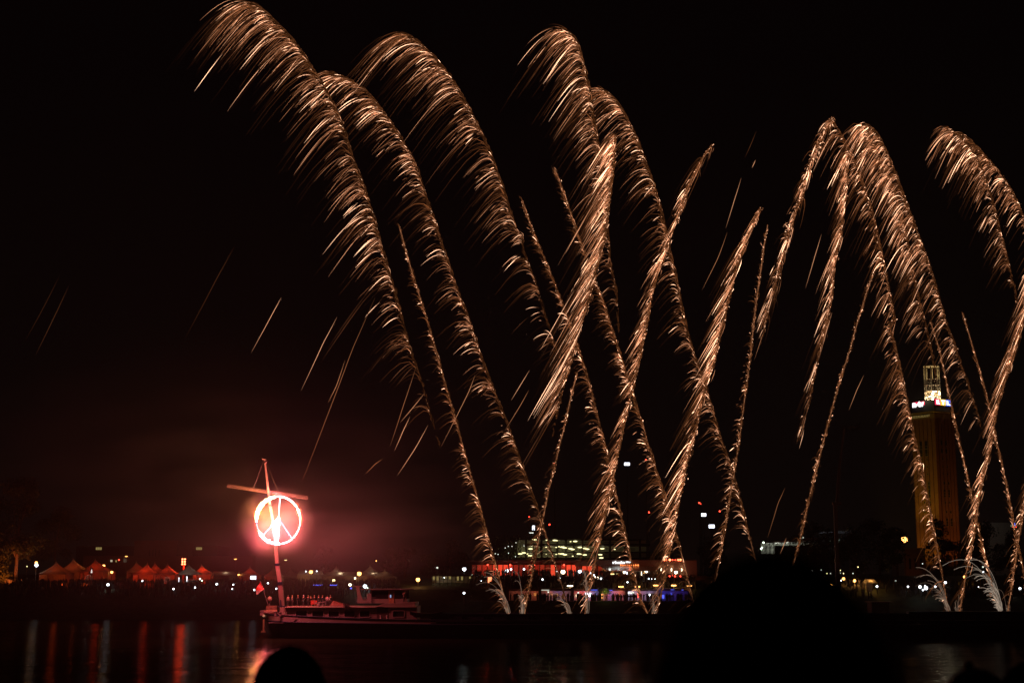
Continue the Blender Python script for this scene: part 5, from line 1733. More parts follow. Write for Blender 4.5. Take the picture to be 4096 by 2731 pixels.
# canopy
cn = MB()
ca = [P(2400, 2262, D - .7), P(2640, 2263, D - .7), P(2625, 2281, D - 7), P(2425, 2281, D - 7)]
cn.add([c_ for c_ in ca] + [c_ - Vector((0, 0, .15)) for c_ in ca], [(0, 1, 2, 3), (7, 6, 5, 4), (0, 3, 7, 4), (1, 5, 6, 2), (2, 6, 7, 3)])
cn.build('canopy', mat('canopy_sheet', (.45, .45, .42), .35, .2, var=.08), rest)
for k in range(7):
    q = k / 6
    p = ca[3].lerp(ca[2], q)
    MB().tube([(p.x, p.y + .2, 9.0), (p.x, p.y + .2, p.z - .1)], .09, 6).build('canopy_post', M_dark, rest)
for px, w_, h0, h1, c_ in ((2440, 22, 2298, 2288, 'dimo'), (2455, 14, 2286, 2282, 'dimo'), (2475, 10, 2300, 2290, 'dimo'), (2507, 5, 2296, 2286, 'panel'), (2514, 3, 2296, 2286, 'panel'), (2535, 22, 2292, 2288, 'orange'), (2450, 40, 2296, 2293, 'yellow'),
                           (2580, 10, 2292, 2288, 'orange'), (2625, 8, 2294, 2288, 'dimo'), (2662, 6, 2293, 2286, 'dimo'), (2410, 30, 2283, 2272, 'dimo'), (2600, 6, 2298, 2284, 'dimred')):
    MB().box(Xr(px - w_ / 2), D + .02, Zr(h0), Xr(px + w_ / 2), D + .14, Zr(h1)).build('lit_window', E[c_], rest)
for px in (2420, 2480, 2545, 2600):
    plight('lamp_light', (Xr(px), D - 2.5, zf + 2.2), (1, .36, .10), 60, .3, rest)
# name sign
sg = rest
M_sw = emat('sign_white', (.92, .97, 1), 2.2)
M_sr = emat('sign_red', (1, .22, .05), 4)
ys = D - .95
p0, p1 = P(2450.5, 2253, ys), P(2498.5, 2253, ys)
signp = MB().box(Xr(2446), D - .8, Zr(2261.5), Xr(2556), D - .72, Zr(2239)).build('sign_panel', M_fac, rest)
text_mesh('rhein', .98, M_sw, 'lettering', signp, p0, (1, 0, 0), (0, 0, 1), .06, .035, 1.0, p1.x - p0.x)
p0, p1 = P(2503, 2249.5, ys), P(2524.5, 2249.5, ys)
text_mesh('KÖLN', .5, M_sw, 'lettering', signp, p0, (1, 0, 0), (0, 0, 1), .06, .03, 1.1, p1.x - p0.x)
p0, p1 = P(2481, 2261, ys), P(2555, 2261, ys)
text_mesh('terrassen', .56, M_sr, 'lettering', signp, p0, (1, 0, 0), (0, 0, 1), .06, .035, 2.0, p1.x - p0.x)
pm_ = P(2520, 2256, ys - 1.2)
plight('sign_light', pm_, (1, .16, .04), 45, .3, rest)
plight('sign_light', P(2474, 2250, ys - 1.0), (.9, 1, .9), 14, .3, rest)
plight('sign_light', P(2440, 2268, ys - 3.5), (.9, 1, .9), 30, .3, rest)
# pillars of fire / red pillar in front
for px, py0, py1, c_, lb in ((2566, 2314, 2284, 'warm', 'thin upright flame-coloured light pillar below the restaurant canopy'), (2690, 2317, 2296, 'dimred', 'thin upright red light pillar beside the red lamps')):
    dd = 370
    a, b = P(px, py0, dd), P(px, py1, dd)
    rt = thing('light_pillar', (a.x, dd, a.z), lb, 'light pillar')
    MB().tube([(a.x, dd, a.z - .6), (a.x, dd, a.z)], .2, 8).build('base', M_black, rt)
    MB().tube([a, a.lerp(b, .3), b], [.16, .14, .03], 8).build('glow_tube', E[c_] if c_ != 'dimred' else emat('mid_red', (1, .06, .03), 2.5), rt)
# terrace retaining wall and rails
tw = MB().box(PX(1900, 372.5), 372.6, 7.6, PX(2770, 372.5), 373.0, 9.9).build('terrace_wall', mat('terrace_concrete', (.16, .14, .12), .9, var=.3, vs=.6))
tag(tw, 'low dark retaining wall along the front of the restaurant terrace', 'wall')
# closed sunshades on the terrace
for i, (px, py) in enumerate(((1944, 2262), (2075, 2262), (2235, 2254))):
    pass
ss = [(2025, 2266, 'dark'), (2300, 2278, 'dark'), (2348, 2300, 'pale')]
for i, (px, py, c_) in enumerate(ss):
    dd = 371
    p = P(px, py, dd)
    rt = thing('closed_parasol', (p.x, dd, gz(p.x, dd)), 'closed parasol on the restaurant terrace, ' + nth(i, 3), 'parasol', 'closed parasols on the terrace')
    MB().tube([(p.x, dd, gz(p.x, dd)), (p.x, dd, p.z - 1.6)], .05, 6).build('pole', M_post, rt)
    MB().lathe((p.x, dd, p.z - 1.8), [(.12, 0), (.30, .15), (.22, .9), (.04, 1.8)], 10).build('canopy', M_wall if c_ == 'pale' else M_dark, rt)

# lower pavilions
D = 350.0
Xp = lambda px: PX(px, D, 2380)
Zp = lambda py: PZ(py, D)
pav = thing('pavilion_row', (Xp(2400), D, 4.0), 'row of low flat-roofed pavilions lit red, white and blue at the foot of the slope', 'pavilion')
cols = [2030, 2160, 2290, 2400, 2505, 2640, 2765]
M_wp = mat('white_panel', (.45, .42, .42), .8, var=.1)
for i in range(6):
    a_, b_ = Xp(cols[i]) + .1, Xp(cols[i + 1]) - .1
    zt = Zp(2352 if i % 2 else 2355)
    zl = Zp(2362)
    MB().box(a_, D - .5, zl, b_, D + 5.4, zt).build('roof', M_fac, pav)
    MB().box(a_, D + 3.2, 4.0, b_, D + 3.4, zl).build('back_wall', M_wp, pav)
for px in cols:
    MB().box(Xp(px) - .35, D - .7, 3.8, Xp(px) + .35, D + 5, Zp(2348)).build('pier', M_dark, pav)
PL = [(2060, (1, .2, .1), 22), (2105, (1, .3, .2), 14), (2140, (1, .15, .06), 40), (2200, (1, .25, .12), 60), (2235, (.15, .25, 1), 30), (2262, (1, .35, .2), 26), (2325, (1, .10, .07), 110), (2352, (1, .12, .10), 80), (2378, (.1, .35, 1), 55),
      (2424, (1, .10, .08), 70), (2450, (.1, .3, 1), 60), (2475, (1, .12, .08), 90), (2488, (1, .25, .12), 60), (2526, (.75, .72, 1), 150), (2560, (1, .1, .12), 50), (2600, (.6, .5, 1), 50), (2650, (.12, .08, 1), 40), (2690, (.12, .08, 1), 22), (2730, (.1, .06, 1), 16)]
for px, c_, pw in PL:
    plight('pavilion_light', (Xp(px), D + 1.6, 5.9), c_, pw * .9, .25, pav)
for px, c_, pw in ((2075, (1, .3, .2), 5), (2320, (1, .2, .1), 16), (2375, (.15, .4, 1), 16), (2480, (1, .12, .06), 25), (2440, (.1, .3, 1), 16), (2540, (1, .2, .2), 8), (2640, (.3, .15, 1), 30)):
    plight('pavilion_light', (Xp(px), D - 1.6, Zp(2364)), c_, pw, .2, pav)
for px, py, w_, h_, c_ in ((2140, 2376, 8, 12, 'dimo'), (2100, 2380, 8, 8, 'dimo'), (2205, 2377, 8, 12, 'dimo'), (2228, 2377, 7, 12, 'dimo'), (2180, 2358.5, 34, 1.5, 'dimw'), (2344, 2376, 5, 14, 'panel'), (2352, 2378, 6, 14, 'panel'), (2361, 2378, 7, 15, 'panel'), (2308, 2382, 6, 8, 'warm'), (2410, 2384, 7, 16, 'orange'),
                           (2377, 2358, 26, 1.6, 'blue'), (2443, 2359.5, 14, 1.6, 'blue'), (2480, 2361, 20, 1.5, 'dimo'), (2553, 2380, 4, 14, 'red'), (2690, 2357, 14, 1.5, 'blue'), (2730, 2358, 8, 1.5, 'blue'), (2685, 2376, 4, 8, 'blue'), (2653, 2385, 6, 14, 'blue'), (2478, 2380, 2, 20, 'dimo'), (2522, 2370, 28, 6, 'dimw')):
    a_, b_ = P(px - w_ / 2, py + h_ / 2, D + (3 if h_ > 3 else -.6)), P(px + w_ / 2, py - h_ / 2, D + (3 if h_ > 3 else -.6))
    MB().box(a_.x, a_.y, a_.z, b_.x, a_.y + .1, b_.z).build('lit_panel', E[c_], pav)
lamp('globe_lamp', 2313, 2369, 349, 'dimw', .22, 'small white globe low at the red-lit pavilion bay', 'globe lamp', None, 0)
lamp('globe_lamp', 2193, 2366, 349, 'dimw', .2, 'small white globe at the first pavilion bays', 'globe lamp', None, 0)
lamp('spotlight', 2598, 2378, 348, 'white', .28, 'bright white spotlight in front of the blue-lit pavilions', 'spotlight', None, 60, (.9, .9, 1))
# small kiosk glow at px 1960, 2316
p = P(1959, 2316, 362)
rt = thing('red_kiosk', (p.x, 362, gz(p.x, 362)), 'small glowing red kiosk below the left end of the restaurant', 'kiosk')
MB().box(p.x - .75, 362, gz(p.x, 362) - .2, p.x + .75, 363.4, p.z + 1.0).build('body', M_dark, rt)
MB().box(p.x - .45, 361.9, p.z - .8, p.x + .5, 361.98, p.z + .6).build('lit_window', emat('kiosk', (1, .25, .1), 2.6), rt)
plight('kiosk_light', (p.x, 361, p.z), (1, .2, .06), 30, .3, rt)

# ------------------------------------------------------------------ parking garage
D = 430.0
Xg = lambda px: PX(px, D, 2190)
Zg = lambda py: PZ(py, D)
gar = thing('parking_garage', (Xg(2340), D, 9.9), 'open-sided parking garage with rows of yellowish ceiling lights', 'parking garage')
M_gc = mat('garage_concrete', (.34, .33, .24), .9, var=.12, vs=.3)
LV = [(2159, 2172, 2125, 2520), (2182, 2204, 2105, 2540), (2209, 2228, 2078, 2560)]
slab = [(2153, 2158, 2120, 2570), (2173, 2182, 2105, 2600), (2204, 2209, 2095, 2600), (2228, 2236, 2070, 2620)]
for py0, py1, pa, pb in slab:
    MB().box(Xg(pa), D, Zg(py1), Xg(pb), D + 18, Zg(py0)).build('floor_slab', M_dark, gar)
MB().box(Xg(2070), D + 12, 9, Xg(2600), D + 12.3, Zg(2154)).build('back_wall', M_gc, gar)
for px in (2104, 2166, 2230, 2264, 2295, 2330, 2385, 2440, 2500, 2560):
    MB().box(Xg(px) - .3, D - .15, 9, Xg(px) + .3, D + .4, Zg(2154)).build('column', M_dark, gar)
rl = MB()
for py0, py1, pa, pb in LV:
    k_ = 3 if py1 - py0 > 15 else 1
    for q in range(k_):
        z = Zg(py1 - 4 - q * 4)
        rl.box(Xg(pa), D - .1, z - .07, Xg(pb), D - .02, z + .07)
rl.build('railing', M_dark, gar)
MB().box(Xg(2160), D + .5, Zg(2204), Xg(2171), D + 3, Zg(2182)).build('stair_core', M_dark, gar)
GL = [(2138, 2157), (2219, 2160), (2228, 2161), (2301, 2164), (2122, 2194), (2120, 2221), (2236, 2185), (2248, 2187), (2259, 2190), (2281, 2193), (2290, 2196), (2319, 2188), (2340, 2192), (2349, 2195), (2409, 2193), (2315, 2214), (2339, 2218),
      (2401, 2217), (2236, 2213), (2248, 2214), (2260, 2217), (2095, 2210), (2081, 2214), (2459, 2196), (2186, 2159), (2185, 2187), (2225, 2188), (2185, 2215), (2225, 2216), (2291, 2223), (2323, 2215), (2405, 2230), (2110, 2214), (2282, 2165)]
E['garage'] = emat('garage', (1, .90, .42), 2.4)
for i, (px, py) in enumerate(GL):
    small = px in (2228, 2186, 2185, 2225, 2291, 2323, 2282, 2459, 2110, 2236)
    p = P(px, py, D - .3)
    MB().ball(p, .2 if small else .33, 8, 6, .55, 1.4 if small else 2.0).build('ceiling_light', E['garage'], gar)
for px, py, pw in ((2125, 2190, 420), (2200, 2188, 380), (2260, 2188, 420), (2330, 2190, 260), (2410, 2192, 110), (2480, 2194, 50), (2120, 2214, 420), (2200, 2214, 330), (2260, 2214, 260), (2330, 2216, 70), (2150, 2163, 200), (2230, 2163, 200), (2300, 2164, 130)):
    p = P(px, py, D + 6)
    plight('garage_light', p, (1, .92, .5), pw * .55, .3, gar)
p = P(2130, 2130, D - 1)
rt = thing('double_lamp_post', (p.x, D - 1, 9.9), 'tall lamp post with flat white lamps standing at the left end of the garage', 'street lamp')
MB().tube([(p.x + .3, D - 1, 9.9), (p.x + .3, D - 1, PZ(2108, D - 1))], .12, 6).build('post', M_post, rt)
MB().box(p.x - 1, D - 1.2, p.z - .12, p.x + .3, D - .9, p.z + .12).build('lamp_head', E['dimw'], rt)

# lit dark tower block windows far right of garage
for px, py, w_, h_, top, wid, lb in ((2554, 2190, 8, 8, 2160, 60, 'dark distant block with one small pair of lit windows right of the garage'),):
    D = 520
    a, b = P(px - wid / 2, 2300, D), P(px + wid / 2, top, D)
    bd = thing('distant_block', ((a.x + b.x) / 2, D, 9.8), lb, 'building')
    MB().box(a.x, D, 9.8, b.x, D + 20, b.z).build('wall', M_black, bd)
    for dx in (-2.4, 2.2):
        q0, q1 = P(px + dx - 1.6, py + 4, D - .2), P(px + dx + 1.6, py - 4, D - .2)
        MB().box(q0.x, D - .2, q0.z, q1.x, D - .1, q1.z).build('window', E['dimy'] if dx > 0 else emat('win_cream', (.9, .8, .5), .45), bd)
# left distant buildings
D = 440
a, b = P(300, 2300, D), P(870, 2182, D)
bd = thing('distant_block', ((a.x + b.x) / 2, D, 9.8), 'long dark distant block behind the tents with two small rows of lit windows', 'building')
MB().box(a.x, D, 9.6, b.x, D + 20, b.z).build('wall', M_black, bd)
for px in (395, 796):
    for k in (-1, 0, 1):
        q0, q1 = P(px + k * 8.2 - 3.6, 2198, D - .2), P(px + k * 8.2 + 3.6, 2187.5, D - .2)
        MB().box(q0.x, D - .2, q0.z, q1.x, D - .1, q1.z).build('window', E['dimy'], bd)
D = 405
a, b = P(532, 2300, D), P(709, 2160, D)
bd = thing('exhibition_hall', ((a.x + b.x) / 2, D, 9.8), 'dark brick hall with three tall window slots behind the tents', 'building')
M_bk = mat('dark_brick', (.12, .07, .05), .9, var=.2, vs=.4)
MB().box(a.x, D, 9.6, b.x, D + 20, b.z).build('wall', M_bk, bd)
for px in (598, 611, 622, 636):
    q0, q1 = P(px - 2, 2238, D - .2), P(px + 2, 2196, D - .2)
    MB().box(q0.x, D - .12, q0.z, q1.x, D - .02, q1.z).build('window', M_glass, bd)
D = 398
a, b = P(330, 2300, D), P(1010, 2222, D)
bd = thing('long_hall', ((a.x + b.x) / 2, D, 9.8), 'long low dark hall right behind the tents with small lit windows', 'building')
MB().box(a.x, D, 9.6, b.x, D + 5, b.z).build('wall', M_bk, bd)
for px, py, w_, h_, c_ in ((445, 2242, 8, 8, emat('win_cream2', (.9, .8, .55), .55)), (464, 2243, 6, 8, E['dimy']), (500, 2240, 14, 16, emat('win_grey', (.4, .32, .22), .12))):
    q0, q1 = P(px - w_ / 2, py + h_ / 2, D - .2), P(px + w_ / 2, py - h_ / 2, D - .2)
    MB().box(q0.x, D - .12, q0.z, q1.x, D - .02, q1.z).build('window', c_, bd)

# ------------------------------------------------------------------ glass building with swept roof
D = 470.0
Xq = lambda px: PX(px, D, 2170)
Zq = lambda py: PZ(py, D)
swb = thing('swept_roof_hall', (Xq(3200), D, 9.9), 'modern hall with a swept white roof lit from below, right of the foreground head', 'building')
rf = MB()
n = 24
for i in range(n + 1):
    t = i / n
    px = 3068 + (3300 - 3068) * t
    up = 2170 - 21 * (1 - (1 - t) ** 1.8)
    lo = 2171 - 13 * (1 - (1 - t) ** 1.6) + (5 * math.sin(math.pi * t))
    for y_, py in ((D - 6, up), (D - 6, lo), (D + 12, up), (D + 12, lo)):
        rf.v.append((Xq(px), y_, Zq(py)))
for i in range(n):
    o_ = i * 4
    rf.f += [(o_, o_ + 1, o_ + 5, o_ + 4), (o_ + 1, o_ + 3, o_ + 7, o_ + 5), (o_, o_ + 4, o_ + 6, o_ + 2)]
rf.build('roof', mat('pale_roof', (.5, .5, .48), .6), swb)
MB().box(Xq(3060), D + 8, Zq(2212), Xq(3300), D + 8.2, Zq(2168)).build('back_wall', mat('pale_interior', (.45, .45, .4), .8), swb)
tr = MB()
pxs = list(range(3062, 3190, 16))
for i, px in enumerate(pxs):
    tr.tube([(Xq(px), D - .5, Zq(2170 - i * .7)), (Xq(px), D - .5, Zq(2215))], .16, 5)
    if i < len(pxs) - 1:
        tr.tube([(Xq(px), D - .5, Zq(2190)), (Xq(px + 16), D - .5, Zq(2171 - i * .7))], .10, 5)
tr.tube([(Xq(3055), D - .6, Zq(2190)), (Xq(3200), D - .6, Zq(2190))], .12, 5)
tr.build('truss', M_post, swb)
MB().box(Xq(3096), D - 1.2, 9.9, Xq(3310), D - .8, Zq(2181)).build('front_hedge_wall', M_black, swb)
for px, py, pw in ((3075, 2178, 60), (3110, 2176, 420), (3150, 2175, 360), (3190, 2173, 160)):
    plight('hall_light', P(px, py, D + 3), (.95, 1, .85), pw * .6, .3, swb)
for px, py in ((3048, 2189), (3045, 2194), (3054, 2169), (3211, 2150)):
    MB().ball(P(px, py, D - 3), .3, 8, 6).build('hall_lamp', E['green'] if px < 3100 else E['dimw'], swb)
D = 500
ub = thing('flat_roof_block', (PX(3330, D), D, 9.9), 'dark block with a pale flat roof edge behind the dark crane mast', 'building')
MB().add([P(3245, 2128, D), P(3410, 2120, D), P(3410, 2131, D), P(3250, 2133, D), P(3245, 2128, D + 14), P(3410, 2120, D + 14), P(3410, 2131, D + 14), P(3250, 2133, D + 14)],
         [(0, 1, 2, 3), (7, 6, 5, 4), (0, 4, 5, 1), (3, 2, 6, 7), (0, 3, 7, 4), (1, 5, 6, 2)]).build('roof_edge', mat('pale_roof_edge', (.3, .32, .33), .6), ub)
MB().box(PX(3262, D), D + 1, 9.9, PX(3400, D), D + 13, PZ(2131, D)).build('wall', M_dark, ub)
for px, w_ in ((3322, 12), (3340, 12), (3356, 6)):
    q0, q1 = P(px - w_ / 2, 2169, D + .9), P(px + w_ / 2, 2154, D + .9)
    MB().box(q0.x, D + .8, q0.z, q1.x, D + .9, q1.z).build('window', emat('win_cool', (.55, .65, .5), .16), ub)
plight('roof_light', P(3300, 2137, D - 7), (.8, .9, 1), 100, .3, ub)
plight('roof_light', P(3360, 2137, D - 7), (.8, .9, 1), 70, .3, ub)

# ------------------------------------------------------------------ brick tower
DT = 520.0
FC = P(3737, 1645, DT)          # nearest corner, at cornice height
az = math.atan2(FC.x, FC.y)
SD, AL = 10.9, R(39.5)
ZTOP = FC.z
ZG = 9.9


def rotaz(x, y):
    return Vector((FC.x + x * math.cos(az) + y * math.sin(az), FC.y - x * math.sin(az) + y * math.cos(az), 0))


dL = Vector((-math.cos(AL), math.sin(AL)))
dR = Vector((math.sin(AL), math.cos(AL)))


def TP(u, v, z):
    """tower coordinates: u metres along the left face from the near corner, v along the right face"""
    q = dL * u + dR * v
    p = rotaz(q.x, q.y)
    p.z = z
    return p


def tbox(mb, u0, v0, u1, v1, z0, z1):
    vs = [TP(u, v, z) for z in (z0, z1) for v in (v0, v1) for u in (u0, u1)]
    return mb.add(vs, [(0, 2, 3, 1), (4, 5, 7, 6), (0, 1, 5, 4), (2, 6, 7, 3), (0, 4, 6, 2), (1, 3, 7, 5)])


tower = thing('brick_tower', TP(SD / 2, SD / 2, ZG), 'tall square brick tower lit amber, with coloured signs and a lattice crown on top', 'tower')
MB_BR = bpy.data.materials.new('tower_brick')
MB_BR.use_nodes = True
_nt = MB_BR.node_tree
_b = _nt.nodes['Principled BSDF']
_t = _nt.nodes.new('ShaderNodeTexCoord'); _n = _nt.nodes.new('ShaderNodeTexNoise'); _n.inputs['Scale'].default_value = .5; _n.inputs['Detail'].default_value = 6
_w = _nt.nodes.new('ShaderNodeTexWave'); _w.bands_direction = 'Z'; _w.inputs['Scale'].default_value = 1.4; _w.inputs['Distortion'].default_value = 1.5; _w.inputs['Detail'].default_value = 3
_c = _nt.nodes.new('ShaderNodeValToRGB'); _c.color_ramp.elements[0].color = (.11, .055, .03, 1); _c.color_ramp.elements[1].color = (.24, .12, .06, 1)
_m = _nt.nodes.new('ShaderNodeMath'); _m.operation = 'MULTIPLY_ADD'; _m.inputs[1].default_value = .25
_nt.links.new(_t.outputs['Object'], _n.inputs['Vector']); _nt.links.new(_t.outputs['Object'], _w.inputs['Vector'])
_nt.links.new(_w.outputs[0], _m.inputs[0]); _nt.links.new(_n.outputs[0], _m.inputs[2]); _nt.links.new(_m.outputs[0], _c.inputs[0]); _nt.links.new(_c.outputs[0], _b.inputs['Base Color'])
_b.inputs['Roughness'].default_value = .9
ZC = PZ(1665, DT)         # bottom of the loggia
body = MB()
tbox(body, .25, .25, SD - .25, SD - .25, ZG, ZC)
body.build('shaft', MB_BR, tower)
pil = MB()
nb = 6
for k in range(nb):
    w_ = (SD - 5 * .22) / nb
    a_ = k * (w_ + .22)
    tbox(pil, a_, 0, a_ + w_, .3, ZG, ZC - .5)
    if k > 0:
        tbox(pil, 0, a_, .3, a_ + w_, ZG, ZC - .5)
for k in range(nb):
    a_ = k * (w_ + .22)
    tbox(pil, a_, SD - .3, a_ + w_, SD, ZG, ZC - .5)
    tbox(pil, SD - .3, a_, SD, a_ + w_, ZG, ZC - .5)
pil.build('pilasters', MB_BR, tower)
band = MB()
tbox(band, -.05, -.05, SD + .05, SD + .05, ZC - .5, ZC + 1.2)
band.build('band', mat('pale_stone', (.24, .19, .11), .8, var=.15, vs=.5), tower)
M_stone = MATS['pale_stone']
lg = MB()
tbox(lg, 1, 1, SD - 1, SD - 1, ZC + 1.2, ZTOP - .3)
lg.build('loggia_core', M_dark, tower)
lp = MB()
for k in range(6):
    a_ = .1 + k * (SD - .7) / 5
    tbox(lp, a_, 0, a_ + .5, .5, ZC + 1.2, ZTOP - .3)
    if k:
        tbox(lp, 0, a_, .5, a_ + .5, ZC + 1.2, ZTOP - .3)
lp.build('loggia_posts', M_stone, tower)
cr_ = MB()
tbox(cr_, -1.5, -1.5, SD + 1.5, SD + 1.5, ZTOP - .3, ZTOP + .15)
cr_.build('cornice', M_stone, tower)
bx = MB()
zs0, zs1 = ZTOP + .15, PZ(1597, DT)
tbox(bx, .1, .1, SD - .1, SD - .1, zs0, zs1)
bx.build('parapet', M_black, tower)
# windows: (face, column, zpx centre, height px)
def twin(face, u, py0, py1, w_, es=0.0):
    z0, z1 = PZ(py1, DT), PZ(py0, DT)
    fr_, gl_ = MB(), MB()
    if face == 'L':
        tbox(fr_, u - w_ / 2 - .12, -.06, u + w_ / 2 + .12, -.01, z0 - .12, z1 + .12)
        tbox(gl_, u - w_ / 2, -.1, u + w_ / 2, -.065, z0, z1)
    else:
        tbox(fr_, -.06, u - w_ / 2 - .12, -.01, u + w_ / 2 + .12, z0 - .12, z1 + .12)
        tbox(gl_, -.1, u - w_ / 2, -.065, u + w_ / 2, z0, z1)
    f_ = fr_.build('window', M_stone, tower)
    gl_.build('pane', M_glass, f_)


# face L measured right to left from the near corner (px 3749) to 3655; face R from 3749 to 3826
uL = lambda px: (3749 - px) / (3749 - 3655) * SD
vR = lambda px: (px - 3749) / (3826 - 3749) * SD
for px in (3690, 3711):
    for a_, b_ in ((1760, 1779), (1781, 1790), (1793, 1810), (1812, 1820)):
        twin('L', uL(px), a_, b_, 1.15)
    for a_ in (1831, 1861, 1890):
        twin('L', uL(px + 1), a_, a_ + 6, .55)
for a_, b_ in ((1925, 1935), (1938, 1952), (1956, 1972), (1974, 1988)):
    twin('L', uL(3715), a_, b_, .8)
twin('L', uL(3696), 1926, 1937, .6)
for px in (3694, 3716):
    twin('L', uL(px), 2003, 2009, .6)
    twin('L', uL(px), 2040, 2050, .6)
for px in (3771, 3788):
    for a_, b_ in ((1760, 1778), (1793, 1810)):
        twin('R', vR(px), a_, b_, 1.0)
    for a_ in (1831, 1861, 1890):
        twin('R', vR(px + 1), a_, a_ + 6, .6)
    for a_, b_ in ((1925, 1935), (1956, 1966), (1968, 1976), (1978, 1986)):
        twin('R', vR(px + 3), a_, b_, .85)
    twin('R', vR(px + 4), 2004, 2011, .6)
    twin('R', vR(px + 6), 2041, 2050, .75)
    for a_, b_ in ((2071, 2082), (2084, 2092), (2094, 2102)):
        twin('R', vR(px + 7), a_, b_, .95)
# signs
M_pan = {k_: emat('sign_' + k_, c_, e_) for k_, c_, e_ in (('redpanel', (.9, .03, .09), 1.4), ('yellowpanel', (1, .55, .05), 1.6), ('bluepanel', (.05, .16, 1), 1.6))}
M_let = emat('letter_white', (1, 1, 1), 2.5)
lux = -(dL.x), -(dL.y)
Lx = (TP(0, 0, 0) - TP(1, 0, 0)).normalized()      # left-face text runs towards the near corner
Rx = (TP(0, 1, 0) - TP(0, 0, 0)).normalized()
o0 = TP(uL(3666), -.35, PZ(1621, DT))
wid = uL(3666) - uL(3712)
nb_ = MB()
tbox(nb_, uL(3712), -.28, uL(3667), .08, PZ(1614, DT), PZ(1600, DT))
nsg = nb_.build('sign_box', M_pan['redpanel'], tower)
text_mesh('n-tv', 3.1, M_let, 'lettering', nsg, o0 + Vector((0, 0, .2)), Lx, (0, 0, 1), .12, .11, .95, wid)
segs = [(3754, 3773, 'redpanel'), (3773, 3794, 'yellowpanel'), (3794, 3814, 'bluepanel')]
for a_, b_, k_ in segs:
    sb_ = MB()
    tbox(sb_, -.28, vR(a_) + .01, .08, vR(b_) - .01, PZ(1617, DT), PZ(1594, DT))
    s_ = sb_.build('sign_box', M_pan[k_], tower)
    text_mesh({'redpanel': 'R', 'yellowpanel': 'T', 'bluepanel': 'L'}[k_], 2.1, M_let, 'lettering', s_, TP(-.36, vR(a_) + .5, PZ(1614, DT)), Rx, (0, 0, 1), .1, .08, 1, (vR(b_) - vR(a_)) * .62)
o0 = TP(uL(3655), -.12, ZC + .15)
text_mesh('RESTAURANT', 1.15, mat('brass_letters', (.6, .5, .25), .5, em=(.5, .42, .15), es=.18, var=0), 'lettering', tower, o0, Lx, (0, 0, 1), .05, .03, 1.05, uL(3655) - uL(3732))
# lattice crown
cx_, cy_ = PX(3729, DT + 7, 1550), DT + 7
M_cr = mat('crown_steel', (.62, .52, .38), .6, var=.05)
rC = 2.75
zz = [PZ(p_, cy_) for p_ in (1598, 1586, 1566, 1543, 1520, 1466)]
cw = MB()
for z in zz[1:]:
    MB().lathe((cx_, cy_, z - .14), [(rC - .2, 0), (rC + .22, 0), (rC + .22, .3), (rC - .2, .3)], 24).build('ring_walk', M_cr, tower)
sp = MB()
for k in range(8):
    a_ = R(22.5 + 45 * k)
    x_, y_ = cx_ + rC * math.cos(a_), cy_ + rC * math.sin(a_)
    sp.tube([(x_, y_, zz[0]), (x_, y_, zz[-1])], .17, 6)
sp.build('uprights', M_cr, tower)
xb_ = MB()
for li in range(0, 4):
    for k in range(8):
        a_, b_ = R(22.5 + 45 * k), R(67.5 + 45 * k)
        p_ = [Vector((cx_ + rC * math.cos(q), cy_ + rC * math.sin(q), z)) for q, z in ((a_, zz[li]), (b_, zz[li + 1]), (b_, zz[li]), (a_, zz[li + 1]))]
        xb_.tube([p_[0], p_[1]], .07, 4)
        xb_.tube([p_[2], p_[3]], .07, 4)
xb_.build('bracing', M_cr, tower)
cx2 = MB().tube([(cx_, cy_, zz[0]), (cx_, cy_, zz[3])], .5, 8).build('inner_shaft', M_cr, tower)
plight('crown_light', (cx_ - .9, cy_ - 1.2, zz[0] + .8), (1, .86, .62), 3000, .3, tower)
plight('crown_light', (cx_ + .9, cy_ - 1.2, zz[2] - .4), (1, .80, .52), 2600, .3, tower)
plight('crown_light', (cx_, cy_ - 1.0, zz[4] + 1.5), (1, .8, .4), 260, .3, tower)
plight('crown_light', (cx_ - 4.6, cy_ - 4.5, zz[0] + .6), (1, .8, .5), 600, .3, tower)
plight('crown_light', (cx_ + 3.6, cy_ - 5, zz[0] + .6), (1, .8, .5), 600, .3, tower)
MB().ball(P(3729, 1574, cy_ - 3.0), .4, 8, 6).build('crown_lamp', E['warm'], tower)
# amber floodlights washing the brick
Lc = TP(SD / 2, -16, ZG + 1)
Rc = TP(-16, SD * .62, ZG + 1)


def tflood(at, aim, col_, pw, lb, ang=50):
    rt = thing('wall_floodlight', at, lb, 'floodlight')
    MB().box(at.x - .3, at.y - .2, ZG, at.x + .3, at.y + .2, at.z).build('housing', M_black, rt)
    plight('lamp_light', at + Vector((0, 0, .3)), col_, pw, .3, rt, spot=(aim, R(ang)))


tflood(TP(SD * .5, -14, ZG + .6), TP(SD * .5, 0, ZG + 22), (1, .46, .05), 7000, 'ground floodlight washing the lower left face of the brick tower amber', 95)
tflood(TP(SD * .6, -22, ZG + .6), TP(SD * .5, 0, ZG + 52), (.95, .58, .06), 19000, 'ground floodlight washing the upper left face of the brick tower amber', 60)
tflood(TP(-15, SD * .6, ZG + .6), TP(0, SD * .6, ZG + 22), (1, .32, .06), 4200, 'ground floodlight washing the right face of the brick tower', 95)
tflood(TP(-22, SD * .6, ZG + .6), TP(0, SD * .5, ZG + 48), (1, .38, .06), 5500, 'ground floodlight washing the upper right face of the brick tower', 60)
